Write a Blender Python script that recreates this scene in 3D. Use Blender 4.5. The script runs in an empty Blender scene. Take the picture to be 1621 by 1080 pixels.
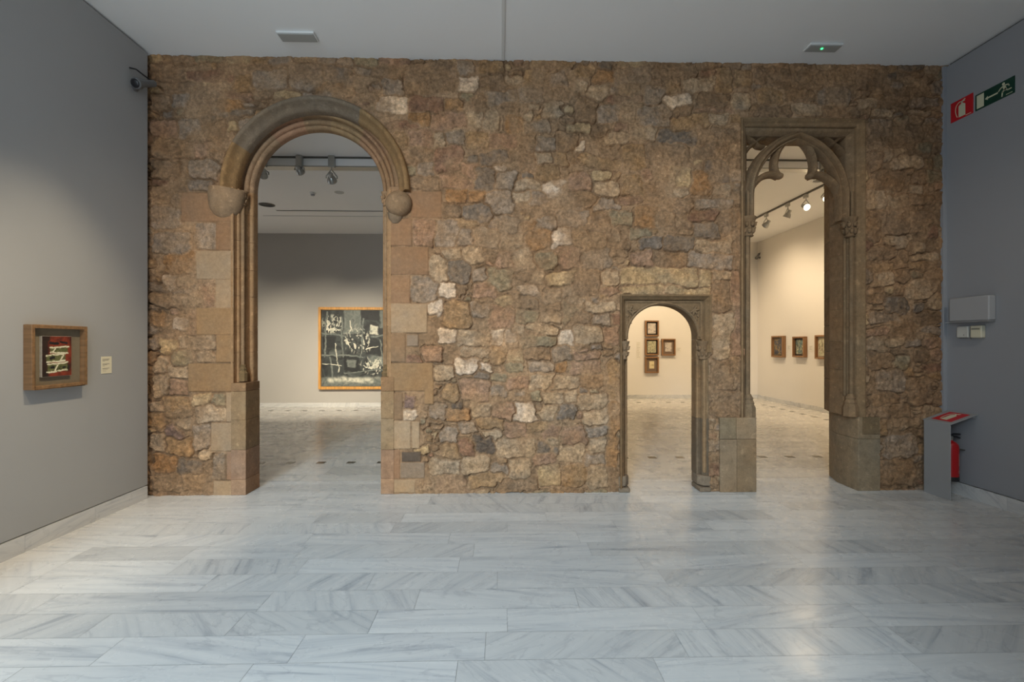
import bpy, bmesh, math, random
import numpy as np
from mathutils import Vector, Matrix, Euler

random.seed(7)
rng = np.random.default_rng(11)
C = bpy.context.scene.collection
PI = math.pi

# ---------------------------------------------------------------- camera model
F = 765.0            # focal length in pixels of the 1621 px wide frame (17 mm lens)
TH = 0.0231          # the camera is turned this much towards the right wall
D = 5.147            # distance to the stone wall
EYE = 1.6
UC, VH = 810.5, 543.0

def ray(u, v):
    xc = (u - UC) / F
    return Vector((xc + TH, 1 - TH * xc, -(v - VH) / F))
def at_y(u, v, y):
    d = ray(u, v); t = (y + D) / d.y
    return Vector((d.x * t, y, EYE + d.z * t))
def at_x(u, v, x):
    d = ray(u, v); t = x / d.x
    return Vector((x, d.y * t - D, EYE + d.z * t))
def at_z(u, v, z):
    d = ray(u, v); t = (z - EYE) / d.z
    return Vector((d.x * t, d.y * t - D, z))

XL, XR, H = -3.645, 4.83, 4.615          # front room
G1H, G1Y, G1X = 4.34, 7.07, -8.0         # left gallery
G2H, G2Y, G2X = 4.52, 8.70, 7.45         # right gallery
YB = -6.5                                # wall behind the camera
WT = 0.60                                # thickness of the stone wall

# ---------------------------------------------------------------- materials
def lin(c):
    c = c / 255.0
    return c / 12.92 if c <= 0.04045 else ((c + 0.055) / 1.055) ** 2.4
def rgb(r, g, b, k=1.0):
    return (lin(r) * k, lin(g) * k, lin(b) * k, 1.0)

def mat(name, col, rough=0.6, metal=0.0, noise=0.0, nscale=8.0, bump=0.0, bscale=40.0, spec=0.5, emit=None, estr=0.0):
    m = bpy.data.materials.new(name); m.use_nodes = True
    nt = m.node_tree; b = nt.nodes['Principled BSDF']
    b.inputs['Base Color'].default_value = col
    b.inputs['Roughness'].default_value = rough
    b.inputs['Metallic'].default_value = metal
    b.inputs['Specular IOR Level'].default_value = spec
    if emit:
        b.inputs['Emission Color'].default_value = emit
        b.inputs['Emission Strength'].default_value = estr
    tc = nt.nodes.new('ShaderNodeTexCoord')
    if noise:
        n = nt.nodes.new('ShaderNodeTexNoise'); n.inputs['Scale'].default_value = nscale; n.inputs['Detail'].default_value = 5
        nt.links.new(tc.outputs['Object'], n.inputs['Vector'])
        mr = nt.nodes.new('ShaderNodeMapRange'); mr.inputs[1].default_value = 0.3; mr.inputs[2].default_value = 0.7
        mr.inputs[3].default_value = 1 - noise; mr.inputs[4].default_value = 1 + noise
        nt.links.new(n.outputs['Fac'], mr.inputs[0])
        mx = nt.nodes.new('ShaderNodeVectorMath'); mx.operation = 'SCALE'
        mx.inputs[0].default_value = col[:3]
        nt.links.new(mr.outputs[0], mx.inputs['Scale'])
        nt.links.new(mx.outputs[0], b.inputs['Base Color'])
    if bump:
        n2 = nt.nodes.new('ShaderNodeTexNoise'); n2.inputs['Scale'].default_value = bscale; n2.inputs['Detail'].default_value = 4
        nt.links.new(tc.outputs['Object'], n2.inputs['Vector'])
        bp = nt.nodes.new('ShaderNodeBump'); bp.inputs['Strength'].default_value = bump; bp.inputs['Distance'].default_value = 0.01
        nt.links.new(n2.outputs['Fac'], bp.inputs['Height'])
        nt.links.new(bp.outputs[0], b.inputs['Normal'])
    return m

def stone_mat(name, bump, scale, var):
    """Stone that takes each block's own colour from the mesh and breaks it up with grain, blotches and pits."""
    m = bpy.data.materials.new(name); m.use_nodes = True
    nt = m.node_tree; b = nt.nodes['Principled BSDF']; L = nt.links.new
    b.inputs['Roughness'].default_value = 0.92; b.inputs['Specular IOR Level'].default_value = 0.2
    at = nt.nodes.new('ShaderNodeAttribute'); at.attribute_name = 'stone_color'
    tc = nt.nodes.new('ShaderNodeTexCoord')
    n1 = nt.nodes.new('ShaderNodeTexNoise'); n1.inputs['Scale'].default_value = scale; n1.inputs['Detail'].default_value = 8; n1.inputs['Roughness'].default_value = 0.65
    n2 = nt.nodes.new('ShaderNodeTexNoise'); n2.inputs['Scale'].default_value = scale * 6; n2.inputs['Detail'].default_value = 4
    n3 = nt.nodes.new('ShaderNodeTexNoise'); n3.inputs['Scale'].default_value = 2.3; n3.inputs['Detail'].default_value = 4
    for n in (n1, n2, n3): L(tc.outputs['Object'], n.inputs['Vector'])
    m1 = nt.nodes.new('ShaderNodeMapRange'); m1.inputs[1].default_value = 0.32; m1.inputs[2].default_value = 0.68; m1.inputs[3].default_value = 1 - var; m1.inputs[4].default_value = 1 + var
    L(n1.outputs['Fac'], m1.inputs[0])
    m2 = nt.nodes.new('ShaderNodeMapRange'); m2.inputs[1].default_value = 0.3; m2.inputs[2].default_value = 0.7; m2.inputs[3].default_value = 1 - var * 0.6; m2.inputs[4].default_value = 1 + var * 0.6
    L(n2.outputs['Fac'], m2.inputs[0])
    mm = nt.nodes.new('ShaderNodeMath'); mm.operation = 'MULTIPLY'; L(m1.outputs[0], mm.inputs[0]); L(m2.outputs[0], mm.inputs[1])
    # pale chips and dark pits scattered over rough stone
    n4 = nt.nodes.new('ShaderNodeTexNoise'); n4.inputs['Scale'].default_value = scale * 1.7; n4.inputs['Detail'].default_value = 3; L(tc.outputs['Object'], n4.inputs['Vector'])
    r4 = nt.nodes.new('ShaderNodeValToRGB'); e4 = r4.color_ramp.elements
    e4[0].position = 0.30; e4[0].color = (0.62, 0.62, 0.62, 1); e4[1].position = 0.72; e4[1].color = (1.0, 1.0, 1.0, 1)
    x4 = e4.new(0.40); x4.color = (0.74, 0.74, 0.74, 1); x4 = e4.new(0.62); x4.color = (0.76, 0.76, 0.76, 1)
    L(n4.outputs['Fac'], r4.inputs[0])
    m4 = nt.nodes.new('ShaderNodeMath'); m4.operation = 'MULTIPLY_ADD'; m4.inputs[1].default_value = 1.5; m4.inputs[2].default_value = -0.125; L(r4.outputs[0], m4.inputs[0])
    m5 = nt.nodes.new('ShaderNodeMath'); m5.operation = 'MULTIPLY'; L(m4.outputs[0], m5.inputs[0]); L(mm.outputs[0], m5.inputs[1]); mm = m5
    sc = nt.nodes.new('ShaderNodeVectorMath'); sc.operation = 'SCALE'
    m0 = nt.nodes.new('ShaderNodeMath'); m0.operation = 'SUBTRACT'; m0.inputs[1].default_value = 1.0; L(mm.outputs[0], m0.inputs[0])
    m9 = nt.nodes.new('ShaderNodeMath'); m9.operation = 'MULTIPLY_ADD'; m9.inputs[2].default_value = 1.0      # alpha = how grainy the block is
    L(m0.outputs[0], m9.inputs[0]); L(at.outputs['Alpha'], m9.inputs[1])
    L(at.outputs['Color'], sc.inputs[0]); L(m9.outputs[0], sc.inputs['Scale'])
    # broad warm / cool blotches
    rp = nt.nodes.new('ShaderNodeValToRGB')
    rp.color_ramp.elements[0].position = 0.3; rp.color_ramp.elements[0].color = (0.95, 0.985, 1.03, 1)
    rp.color_ramp.elements[1].position = 0.7; rp.color_ramp.elements[1].color = (1.09, 1.0, 0.90, 1)
    L(n3.outputs['Fac'], rp.inputs[0])
    ml = nt.nodes.new('ShaderNodeVectorMath'); ml.operation = 'MULTIPLY'; L(sc.outputs[0], ml.inputs[0]); L(rp.outputs[0], ml.inputs[1])
    L(ml.outputs[0], b.inputs['Base Color'])
    ad = nt.nodes.new('ShaderNodeMath'); ad.operation = 'MULTIPLY_ADD'; ad.inputs[1].default_value = 0.5
    L(n2.outputs['Fac'], ad.inputs[0]); L(n1.outputs['Fac'], ad.inputs[2])
    bp = nt.nodes.new('ShaderNodeBump'); bp.inputs['Strength'].default_value = bump; bp.inputs['Distance'].default_value = 0.02
    L(ad.outputs[0], bp.inputs['Height']); L(bp.outputs[0], b.inputs['Normal'])
    return m

def marble_mat(name, tint=(1, 1, 1), rough=0.27):
    """White marble: each slab has its own tone ('slab') and its own vein direction ('vein')."""
    m = bpy.data.materials.new(name); m.use_nodes = True
    nt = m.node_tree; b = nt.nodes['Principled BSDF']; L = nt.links.new
    av = nt.nodes.new('ShaderNodeAttribute'); av.attribute_name = 'vein'
    asl = nt.nodes.new('ShaderNodeAttribute'); asl.attribute_name = 'slab'
    mp = nt.nodes.new('ShaderNodeVectorMath'); mp.operation = 'MULTIPLY'; mp.inputs[1].default_value = (0.8, 12.0, 1.0)
    L(av.outputs['Vector'], mp.inputs[0])
    n1 = nt.nodes.new('ShaderNodeTexNoise'); n1.inputs['Scale'].default_value = 1.0; n1.inputs['Detail'].default_value = 9
    n1.inputs['Roughness'].default_value = 0.62; n1.inputs['Distortion'].default_value = 0.9
    L(mp.outputs[0], n1.inputs['Vector'])
    r1 = nt.nodes.new('ShaderNodeValToRGB')
    e = r1.color_ramp.elements
    e[0].position = 0.28; e[0].color = (0.36, 0.38, 0.41, 1)
    e[1].position = 0.50; e[1].color = (0.635, 0.64, 0.64, 1)
    x = e.new(0.41); x.color = (0.575, 0.585, 0.595, 1)
    x = e.new(0.75); x.color = (0.70, 0.70, 0.695, 1)
    L(n1.outputs['Fac'], r1.inputs[0])
    # thin dark hairline veins
    mp2 = nt.nodes.new('ShaderNodeVectorMath'); mp2.operation = 'MULTIPLY'; mp2.inputs[1].default_value = (0.7, 3.2, 1.0)
    L(av.outputs['Vector'], mp2.inputs[0])
    n2 = nt.nodes.new('ShaderNodeTexNoise'); n2.inputs['Scale'].default_value = 1.3; n2.inputs['Detail'].default_value = 6; n2.inputs['Distortion'].default_value = 1.2
    L(mp2.outputs[0], n2.inputs['Vector'])
    r2 = nt.nodes.new('ShaderNodeValToRGB'); e = r2.color_ramp.elements
    e[0].position = 0.485; e[0].color = (1, 1, 1, 1)
    e[1].position = 0.515; e[1].color = (1, 1, 1, 1)
    x = e.new(0.5); x.color = (0.84, 0.845, 0.86, 1)
    L(n2.outputs['Fac'], r2.inputs[0])
    ml = nt.nodes.new('ShaderNodeVectorMath'); ml.operation = 'MULTIPLY'; L(r1.outputs[0], ml.inputs[0]); L(r2.outputs[0], ml.inputs[1])
    s2 = nt.nodes.new('ShaderNodeVectorMath'); s2.operation = 'SCALE'; L(ml.outputs[0], s2.inputs[0]); L(asl.outputs['Fac'], s2.inputs['Scale'])
    t = nt.nodes.new('ShaderNodeVectorMath'); t.operation = 'MULTIPLY'; t.inputs[1].default_value = tint; L(s2.outputs[0], t.inputs[0])
    L(t.outputs[0], b.inputs['Base Color'])
    n3 = nt.nodes.new('ShaderNodeTexNoise'); n3.inputs['Scale'].default_value = 5.0; n3.inputs['Detail'].default_value = 4
    tc = nt.nodes.new('ShaderNodeTexCoord'); L(tc.outputs['Object'], n3.inputs['Vector'])
    m3 = nt.nodes.new('ShaderNodeMapRange'); m3.inputs[1].default_value = 0.3; m3.inputs[2].default_value = 0.7
    m3.inputs[3].default_value = rough - 0.05; m3.inputs[4].default_value = rough + 0.07
    L(n3.outputs['Fac'], m3.inputs[0]); L(m3.outputs[0], b.inputs['Roughness'])
    b.inputs['Specular IOR Level'].default_value = 0.5
    return m

def wood_mat(name, col, axis=2):
    m = bpy.data.materials.new(name); m.use_nodes = True
    nt = m.node_tree; b = nt.nodes['Principled BSDF']; L = nt.links.new
    tc = nt.nodes.new('ShaderNodeTexCoord'); mp = nt.nodes.new('ShaderNodeMapping')
    mp.inputs['Scale'].default_value = tuple(3 if i == axis else 40 for i in range(3))
    L(tc.outputs['Object'], mp.inputs['Vector'])
    n = nt.nodes.new('ShaderNodeTexNoise'); n.inputs['Scale'].default_value = 1.0; n.inputs['Detail'].default_value = 5; L(mp.outputs[0], n.inputs['Vector'])
    r = nt.nodes.new('ShaderNodeValToRGB')
    r.color_ramp.elements[0].position = 0.3; r.color_ramp.elements[0].color = tuple(c * 0.68 for c in col[:3]) + (1,)
    r.color_ramp.elements[1].position = 0.7; r.color_ramp.elements[1].color = tuple(min(1, c * 1.2) for c in col[:3]) + (1,)
    L(n.outputs['Fac'], r.inputs[0]); L(r.outputs[0], b.inputs['Base Color'])
    b.inputs['Roughness'].default_value = 0.5
    return m

def paint_mat(name, stops, scale=8.0, seed=0.0, stretch=(1, 1, 1), dist=2.0, rough=0.55):
    """Loose brushwork: warped noise read through a set of pigment colours."""
    m = bpy.data.materials.new(name); m.use_nodes = True
    nt = m.node_tree; b = nt.nodes['Principled BSDF']; L = nt.links.new
    tc = nt.nodes.new('ShaderNodeTexCoord'); mp = nt.nodes.new('ShaderNodeMapping')
    mp.inputs['Location'].default_value = (seed, seed * 1.7, seed * 0.6); mp.inputs['Scale'].default_value = stretch
    L(tc.outputs['Object'], mp.inputs['Vector'])
    n = nt.nodes.new('ShaderNodeTexNoise'); n.inputs['Scale'].default_value = scale; n.inputs['Detail'].default_value = 4
    n.inputs['Distortion'].default_value = dist; L(mp.outputs[0], n.inputs['Vector'])
    v = nt.nodes.new('ShaderNodeTexVoronoi'); v.inputs['Scale'].default_value = scale * 0.9; L(mp.outputs[0], v.inputs['Vector'])
    a = nt.nodes.new('ShaderNodeMath'); a.operation = 'MULTIPLY_ADD'; a.inputs[1].default_value = 0.35; L(v.outputs['Distance'], a.inputs[0]); L(n.outputs['Fac'], a.inputs[2])
    s = nt.nodes.new('ShaderNodeMath'); s.operation = 'SUBTRACT'; s.inputs[1].default_value = 0.14; L(a.outputs[0], s.inputs[0])
    r = nt.nodes.new('ShaderNodeValToRGB'); r.color_ramp.interpolation = 'LINEAR'
    els = r.color_ramp.elements
    els[0].position = stops[0][0]; els[0].color = stops[0][1]
    els[1].position = stops[-1][0]; els[1].color = stops[-1][1]
    for p, c in stops[1:-1]:
        e = els.new(p); e.color = c
    L(s.outputs[0], r.inputs[0]); L(r.outputs[0], b.inputs['Base Color'])
    bp = nt.nodes.new('ShaderNodeBump'); bp.inputs['Strength'].default_value = 0.25; bp.inputs['Distance'].default_value = 0.004
    L(n.outputs['Fac'], bp.inputs['Height']); L(bp.outputs[0], b.inputs['Normal'])
    b.inputs['Roughness'].default_value = rough
    return m

GREY_PAINT = mat('grey_wall_paint', (0.355, 0.355, 0.35, 1), 0.75, noise=0.015, nscale=1.5, bump=0.04, bscale=120)
GREY_PAINT_DIM = mat('dimmed_grey_wall_paint', (0.295, 0.302, 0.318, 1), 0.75, noise=0.015, nscale=1.5, bump=0.04, bscale=120)  # same grey paint, darkened to put the right side's dim light into its colour
GAL1_PAINT = mat('gallery_grey_paint', (0.42, 0.40, 0.37, 1), 0.75, noise=0.015, nscale=1.5)
WHITE_PAINT = mat('warm_white_wall_paint', (0.72, 0.69, 0.64, 1), 0.75, noise=0.012, nscale=1.5)
CEIL = mat('white_ceiling_paint', (0.80, 0.80, 0.79, 1), 0.85, noise=0.01, nscale=1.2)
CEIL_G = mat('bright_white_ceiling_paint', (0.82, 0.81, 0.80, 1), 0.85, noise=0.01, nscale=1.2)
GAP = mat('dark_shadow_gap', (0.04, 0.038, 0.035, 1), 0.9)
MARBLE = marble_mat('white_grey_marble_floor', (1.0, 0.985, 0.955))
MARBLE_G = marble_mat('gallery_marble_floor', (0.93, 0.90, 0.85), 0.24)
MARBLE_B = marble_mat('marble_skirting', (0.93, 0.92, 0.90), 0.3)
RUBBLE = stone_mat('rubble_stone_and_mortar', 0.5, 30.0, 0.27)
DRESSED = stone_mat('dressed_sandstone', 0.30, 11.0, 0.16)
WHITE_PLASTIC = mat('white_plastic', (0.68, 0.68, 0.66, 1), 0.45)
CREAM_PLASTIC = mat('cream_plastic', (0.62, 0.58, 0.44, 1), 0.45)
GREY_PLASTIC = mat('pale_grey_plastic', (0.42, 0.42, 0.42, 1), 0.4)
CAM_GREY = mat('camera_grey', (0.13, 0.13, 0.13, 1), 0.4)
DARK_PLASTIC = mat('black_plastic', (0.015, 0.015, 0.017, 1), 0.35)
METAL_GREY = mat('satin_grey_metal', (0.42, 0.42, 0.40, 1), 0.35, metal=0.85)
DARK_METAL = mat('dark_grey_metal', (0.12, 0.115, 0.10, 1), 0.45, metal=0.5)
GREY_SHEET = mat('grey_painted_sheet_metal', (0.31, 0.31, 0.31, 1), 0.5)
RED_PAINT = mat('red_enamel', (0.40, 0.008, 0.010, 1), 0.35)
SIGN_RED = mat('red_sign', (0.52, 0.012, 0.02, 1), 0.45)
SIGN_GREEN = mat('dark_green_sign', (0.004, 0.045, 0.028, 1), 0.45)
SIGN_CREAM = mat('pale_phosphorescent', (0.62, 0.62, 0.44, 1), 0.5)
CARD = mat('cream_card', (0.74, 0.68, 0.50, 1), 0.7)
CARD_W = mat('white_card', (0.70, 0.67, 0.60, 1), 0.7)
INK = mat('grey_ink', (0.20, 0.18, 0.15, 1), 0.7)
WOOD = wood_mat('light_oak_frame', rgb(132, 100, 68))
WOOD_H = wood_mat('light_oak_frame_rail', rgb(132, 100, 68), 1)
WOOD_GOLD = wood_mat('golden_wood_frame', rgb(205, 150, 78))
WOOD_RED = wood_mat('reddish_oak_frame', rgb(142, 104, 68))
FELT = mat('grey_brown_mount', rgb(120, 108, 88), 0.9, noise=0.05, nscale=30)
MOUNT_W = mat('pale_mount', rgb(190, 180, 160), 0.9)
CANVAS_EDGE = mat('raw_canvas_edge', rgb(180, 172, 158), 0.9, noise=0.15, nscale=40)
LED_GREEN = mat('green_led', (0.0, 0.4, 0.05, 1), 0.4, emit=(0.05, 1.0, 0.25, 1), estr=3.0)
LAMP_ON = mat('lit_lamp', (1, 0.9, 0.7, 1), 0.4, emit=(1.0, 0.86, 0.62, 1), estr=6.0)
LAMP_DIM = mat('lamp_glass_seen_askew', (0.75, 0.68, 0.52, 1), 0.3, emit=(1.0, 0.85, 0.6, 1), estr=0.25)

# ---------------------------------------------------------------- mesh helpers
class MB:
    """Collects pieces of one part and links them as ONE mesh object."""
    def __init__(self):
        self.v = []; self.f = []; self.c = []; self.col = None
    def color(self, c): self.col = c; return self
    def add(self, vs, fs):
        o = len(self.v)
        self.v += [tuple(p) for p in vs]
        for f in fs:
            self.f.append(tuple(i + o for i in f)); self.c.append(self.col)
        return self
    def box(self, a, b):
        x0, x1 = sorted((a[0], b[0])); y0, y1 = sorted((a[1], b[1])); z0, z1 = sorted((a[2], b[2]))
        return self.add([(x0,y0,z0),(x1,y0,z0),(x1,y1,z0),(x0,y1,z0),(x0,y0,z1),(x1,y0,z1),(x1,y1,z1),(x0,y1,z1)],
                        [(0,3,2,1),(4,5,6,7),(0,1,5,4),(1,2,6,5),(2,3,7,6),(3,0,4,7)])
    def prism(self, poly, a, b, plane='xz'):
        """polygon in a plane, pushed from a to b along the third axis"""
        def P(p, w):
            return {'xz': (p[0], w, p[1]), 'xy': (p[0], p[1], w), 'yz': (w, p[0], p[1])}[plane]
        n = len(poly)
        vs = [P(p, a) for p in poly] + [P(p, b) for p in poly]
        fs = [tuple(range(n - 1, -1, -1)), tuple(range(n, 2 * n))]
        fs += [(i, (i + 1) % n, n + (i + 1) % n, n + i) for i in range(n)]
        return self.add(vs, fs)
    def sweep(self, path, prof, cap=True, plane='xz'):
        """profile (offset to the left of the path, depth) swept along a 2-D path with mitred corners"""
        n = len(path); k = len(prof); vs = []
        for i in range(n):
            p = Vector(path[i])
            t0 = (p - Vector(path[i - 1])).normalized() if i else None
            t1 = (Vector(path[i + 1]) - p).normalized() if i < n - 1 else None
            if t0 is None: t0 = t1
            if t1 is None: t1 = t0
            n0 = Vector((-t0.y, t0.x)); n1 = Vector((-t1.y, t1.x))
            m = n0 + n1
            m = m / max(m.dot(n0), 0.2)
            for (o, d) in prof:
                q = p + m * o
                vs.append((q.x, d, q.y) if plane == 'xz' else (q.x, q.y, d))
        fs = []
        for i in range(n - 1):
            for j in range(k):
                a = i * k + j; b = i * k + (j + 1) % k
                fs.append((a, b, b + k, a + k))
        if cap:
            fs.append(tuple(range(k - 1, -1, -1))); fs.append(tuple((n - 1) * k + j for j in range(k)))
        return self.add(vs, fs)
    def lathe(self, prof, n=24, M=None):
        """(radius, height) turned about the z axis, then moved by M"""
        vs = []; M = M or Matrix()
        for (r, z) in prof:
            for i in range(n):
                a = 2 * PI * i / n
                vs.append(M @ Vector((r * math.cos(a), r * math.sin(a), z)))
        fs = []
        for j in range(len(prof) - 1):
            for i in range(n):
                a = j * n + i; b = j * n + (i + 1) % n
                fs.append((a, b, b + n, a + n))
        fs.append(tuple(range(n - 1, -1, -1))); fs.append(tuple((len(prof) - 1) * n + i for i in range(n)))
        return self.add(vs, fs)
    def tube(self, pts, r, n=10):
        pts = [Vector(p) for p in pts]; vs = []
        up = Vector((0.13, 0.31, 0.94))
        for i, p in enumerate(pts):
            t = (pts[min(i + 1, len(pts) - 1)] - pts[max(i - 1, 0)]).normalized()
            a = t.cross(up)
            if a.length < 1e-3: a = t.cross(Vector((1, 0, 0)))
            a.normalize(); b = t.cross(a)
            rr = r[i] if isinstance(r, (list, tuple)) else r
            for j in range(n):
                w = 2 * PI * j / n
                vs.append(p + a * (rr * math.cos(w)) + b * (rr * math.sin(w)))
        fs = []
        for i in range(len(pts) - 1):
            for j in range(n):
                q = i * n + j; s = i * n + (j + 1) % n
                fs.append((q, s, s + n, q + n))
        fs.append(tuple(range(n - 1, -1, -1))); fs.append(tuple((len(pts) - 1) * n + j for j in range(n)))
        return self.add(vs, fs)
    def blob(self, c, r, seg=14, rings=9, M=None):
        """ellipsoid"""
        vs = []; fs = []
        M = M or Matrix()
        for i in range(rings + 1):
            ph = PI * i / rings
            for j in range(seg):
                a = 2 * PI * j / seg
                q = M @ Vector((r[0] * math.sin(ph) * math.cos(a), r[1] * math.sin(ph) * math.sin(a), r[2] * math.cos(ph)))
                vs.append(Vector(c) + q)
        for i in range(rings):
            for j in range(seg):
                a = i * seg + j; b = i * seg + (j + 1) % seg
                fs.append((a, a + seg, b + seg, b))
        return self.add(vs, fs)
    def build(self, name, material, parent=None, bevel=0.0, angle=35, loc=None, rot=None):
        me = bpy.data.meshes.new(name)
        me.from_pydata(self.v, [], self.f)
        if any(c is not None for c in self.c):
            at = me.attributes.new('stone_color', 'FLOAT_COLOR', 'CORNER')
            arr = []
            for f, c in zip(self.f, self.c):
                c = c or (0.3, 0.25, 0.2, 1)
                arr += list(c) * len(f)
            at.data.foreach_set('color', arr)
        bm = bmesh.new(); bm.from_mesh(me)
        bmesh.ops.remove_doubles(bm, verts=bm.verts, dist=1e-6)
        bmesh.ops.recalc_face_normals(bm, faces=bm.faces)
        bm.to_mesh(me); bm.free()
        for p in me.polygons: p.use_smooth = True
        me.set_sharp_from_angle(angle=math.radians(angle))
        for mt in (material if isinstance(material, (list, tuple)) else [material]): me.materials.append(mt)
        o = bpy.data.objects.new(name, me); C.objects.link(o)
        if parent is not None: o.parent = parent
        if loc is not None: o.location = loc
        if rot is not None: o.rotation_euler = rot
        if bevel:
            md = o.modifiers.new('edge', 'BEVEL'); md.width = bevel; md.segments = 2; md.limit_method = 'ANGLE'; md.angle_limit = math.radians(40)
        return o

def tag(o, label=None, cat=None, group=None, kind=None):
    if label: o['label'] = label
    if cat: o['category'] = cat
    if group: o['group'] = group
    if kind: o['kind'] = kind
    return o
def thing(name, label, cat, loc=(0, 0, 0), rot=(0, 0, 0), group=None, kind=None):
    o = bpy.data.objects.new(name, None); C.objects.link(o)
    o.location = loc; o.rotation_euler = rot; o.empty_display_size = 0.1
    return tag(o, label, cat, group, kind)
def struct(o, label=None, cat=None):
    return tag(o, label, cat, kind='structure')
def arc(cx, cz, r, a0, a1, n):
    return [(cx + r * math.cos(math.radians(a0 + (a1 - a0) * i / n)), cz + r * math.sin(math.radians(a0 + (a1 - a0) * i / n))) for i in range(n + 1)]
def spline(pts, n=8):
    """smooth curve through 2-D points"""
    P = [Vector(p) for p in pts]; out = []
    for i in range(len(P) - 1):
        p0 = P[i - 1] if i else P[0] * 2 - P[1]
        p1, p2 = P[i], P[i + 1]
        p3 = P[i + 2] if i + 2 < len(P) else P[-1] * 2 - P[-2]
        for k in range(n):
            t = k / n
            out.append(0.5 * ((2 * p1) + (-p0 + p2) * t + (2 * p0 - 5 * p1 + 4 * p2 - p3) * t * t + (-p0 + 3 * p1 - 3 * p2 + p3) * t ** 3))
    out.append(P[-1])
    return [tuple(p) for p in out]

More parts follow.
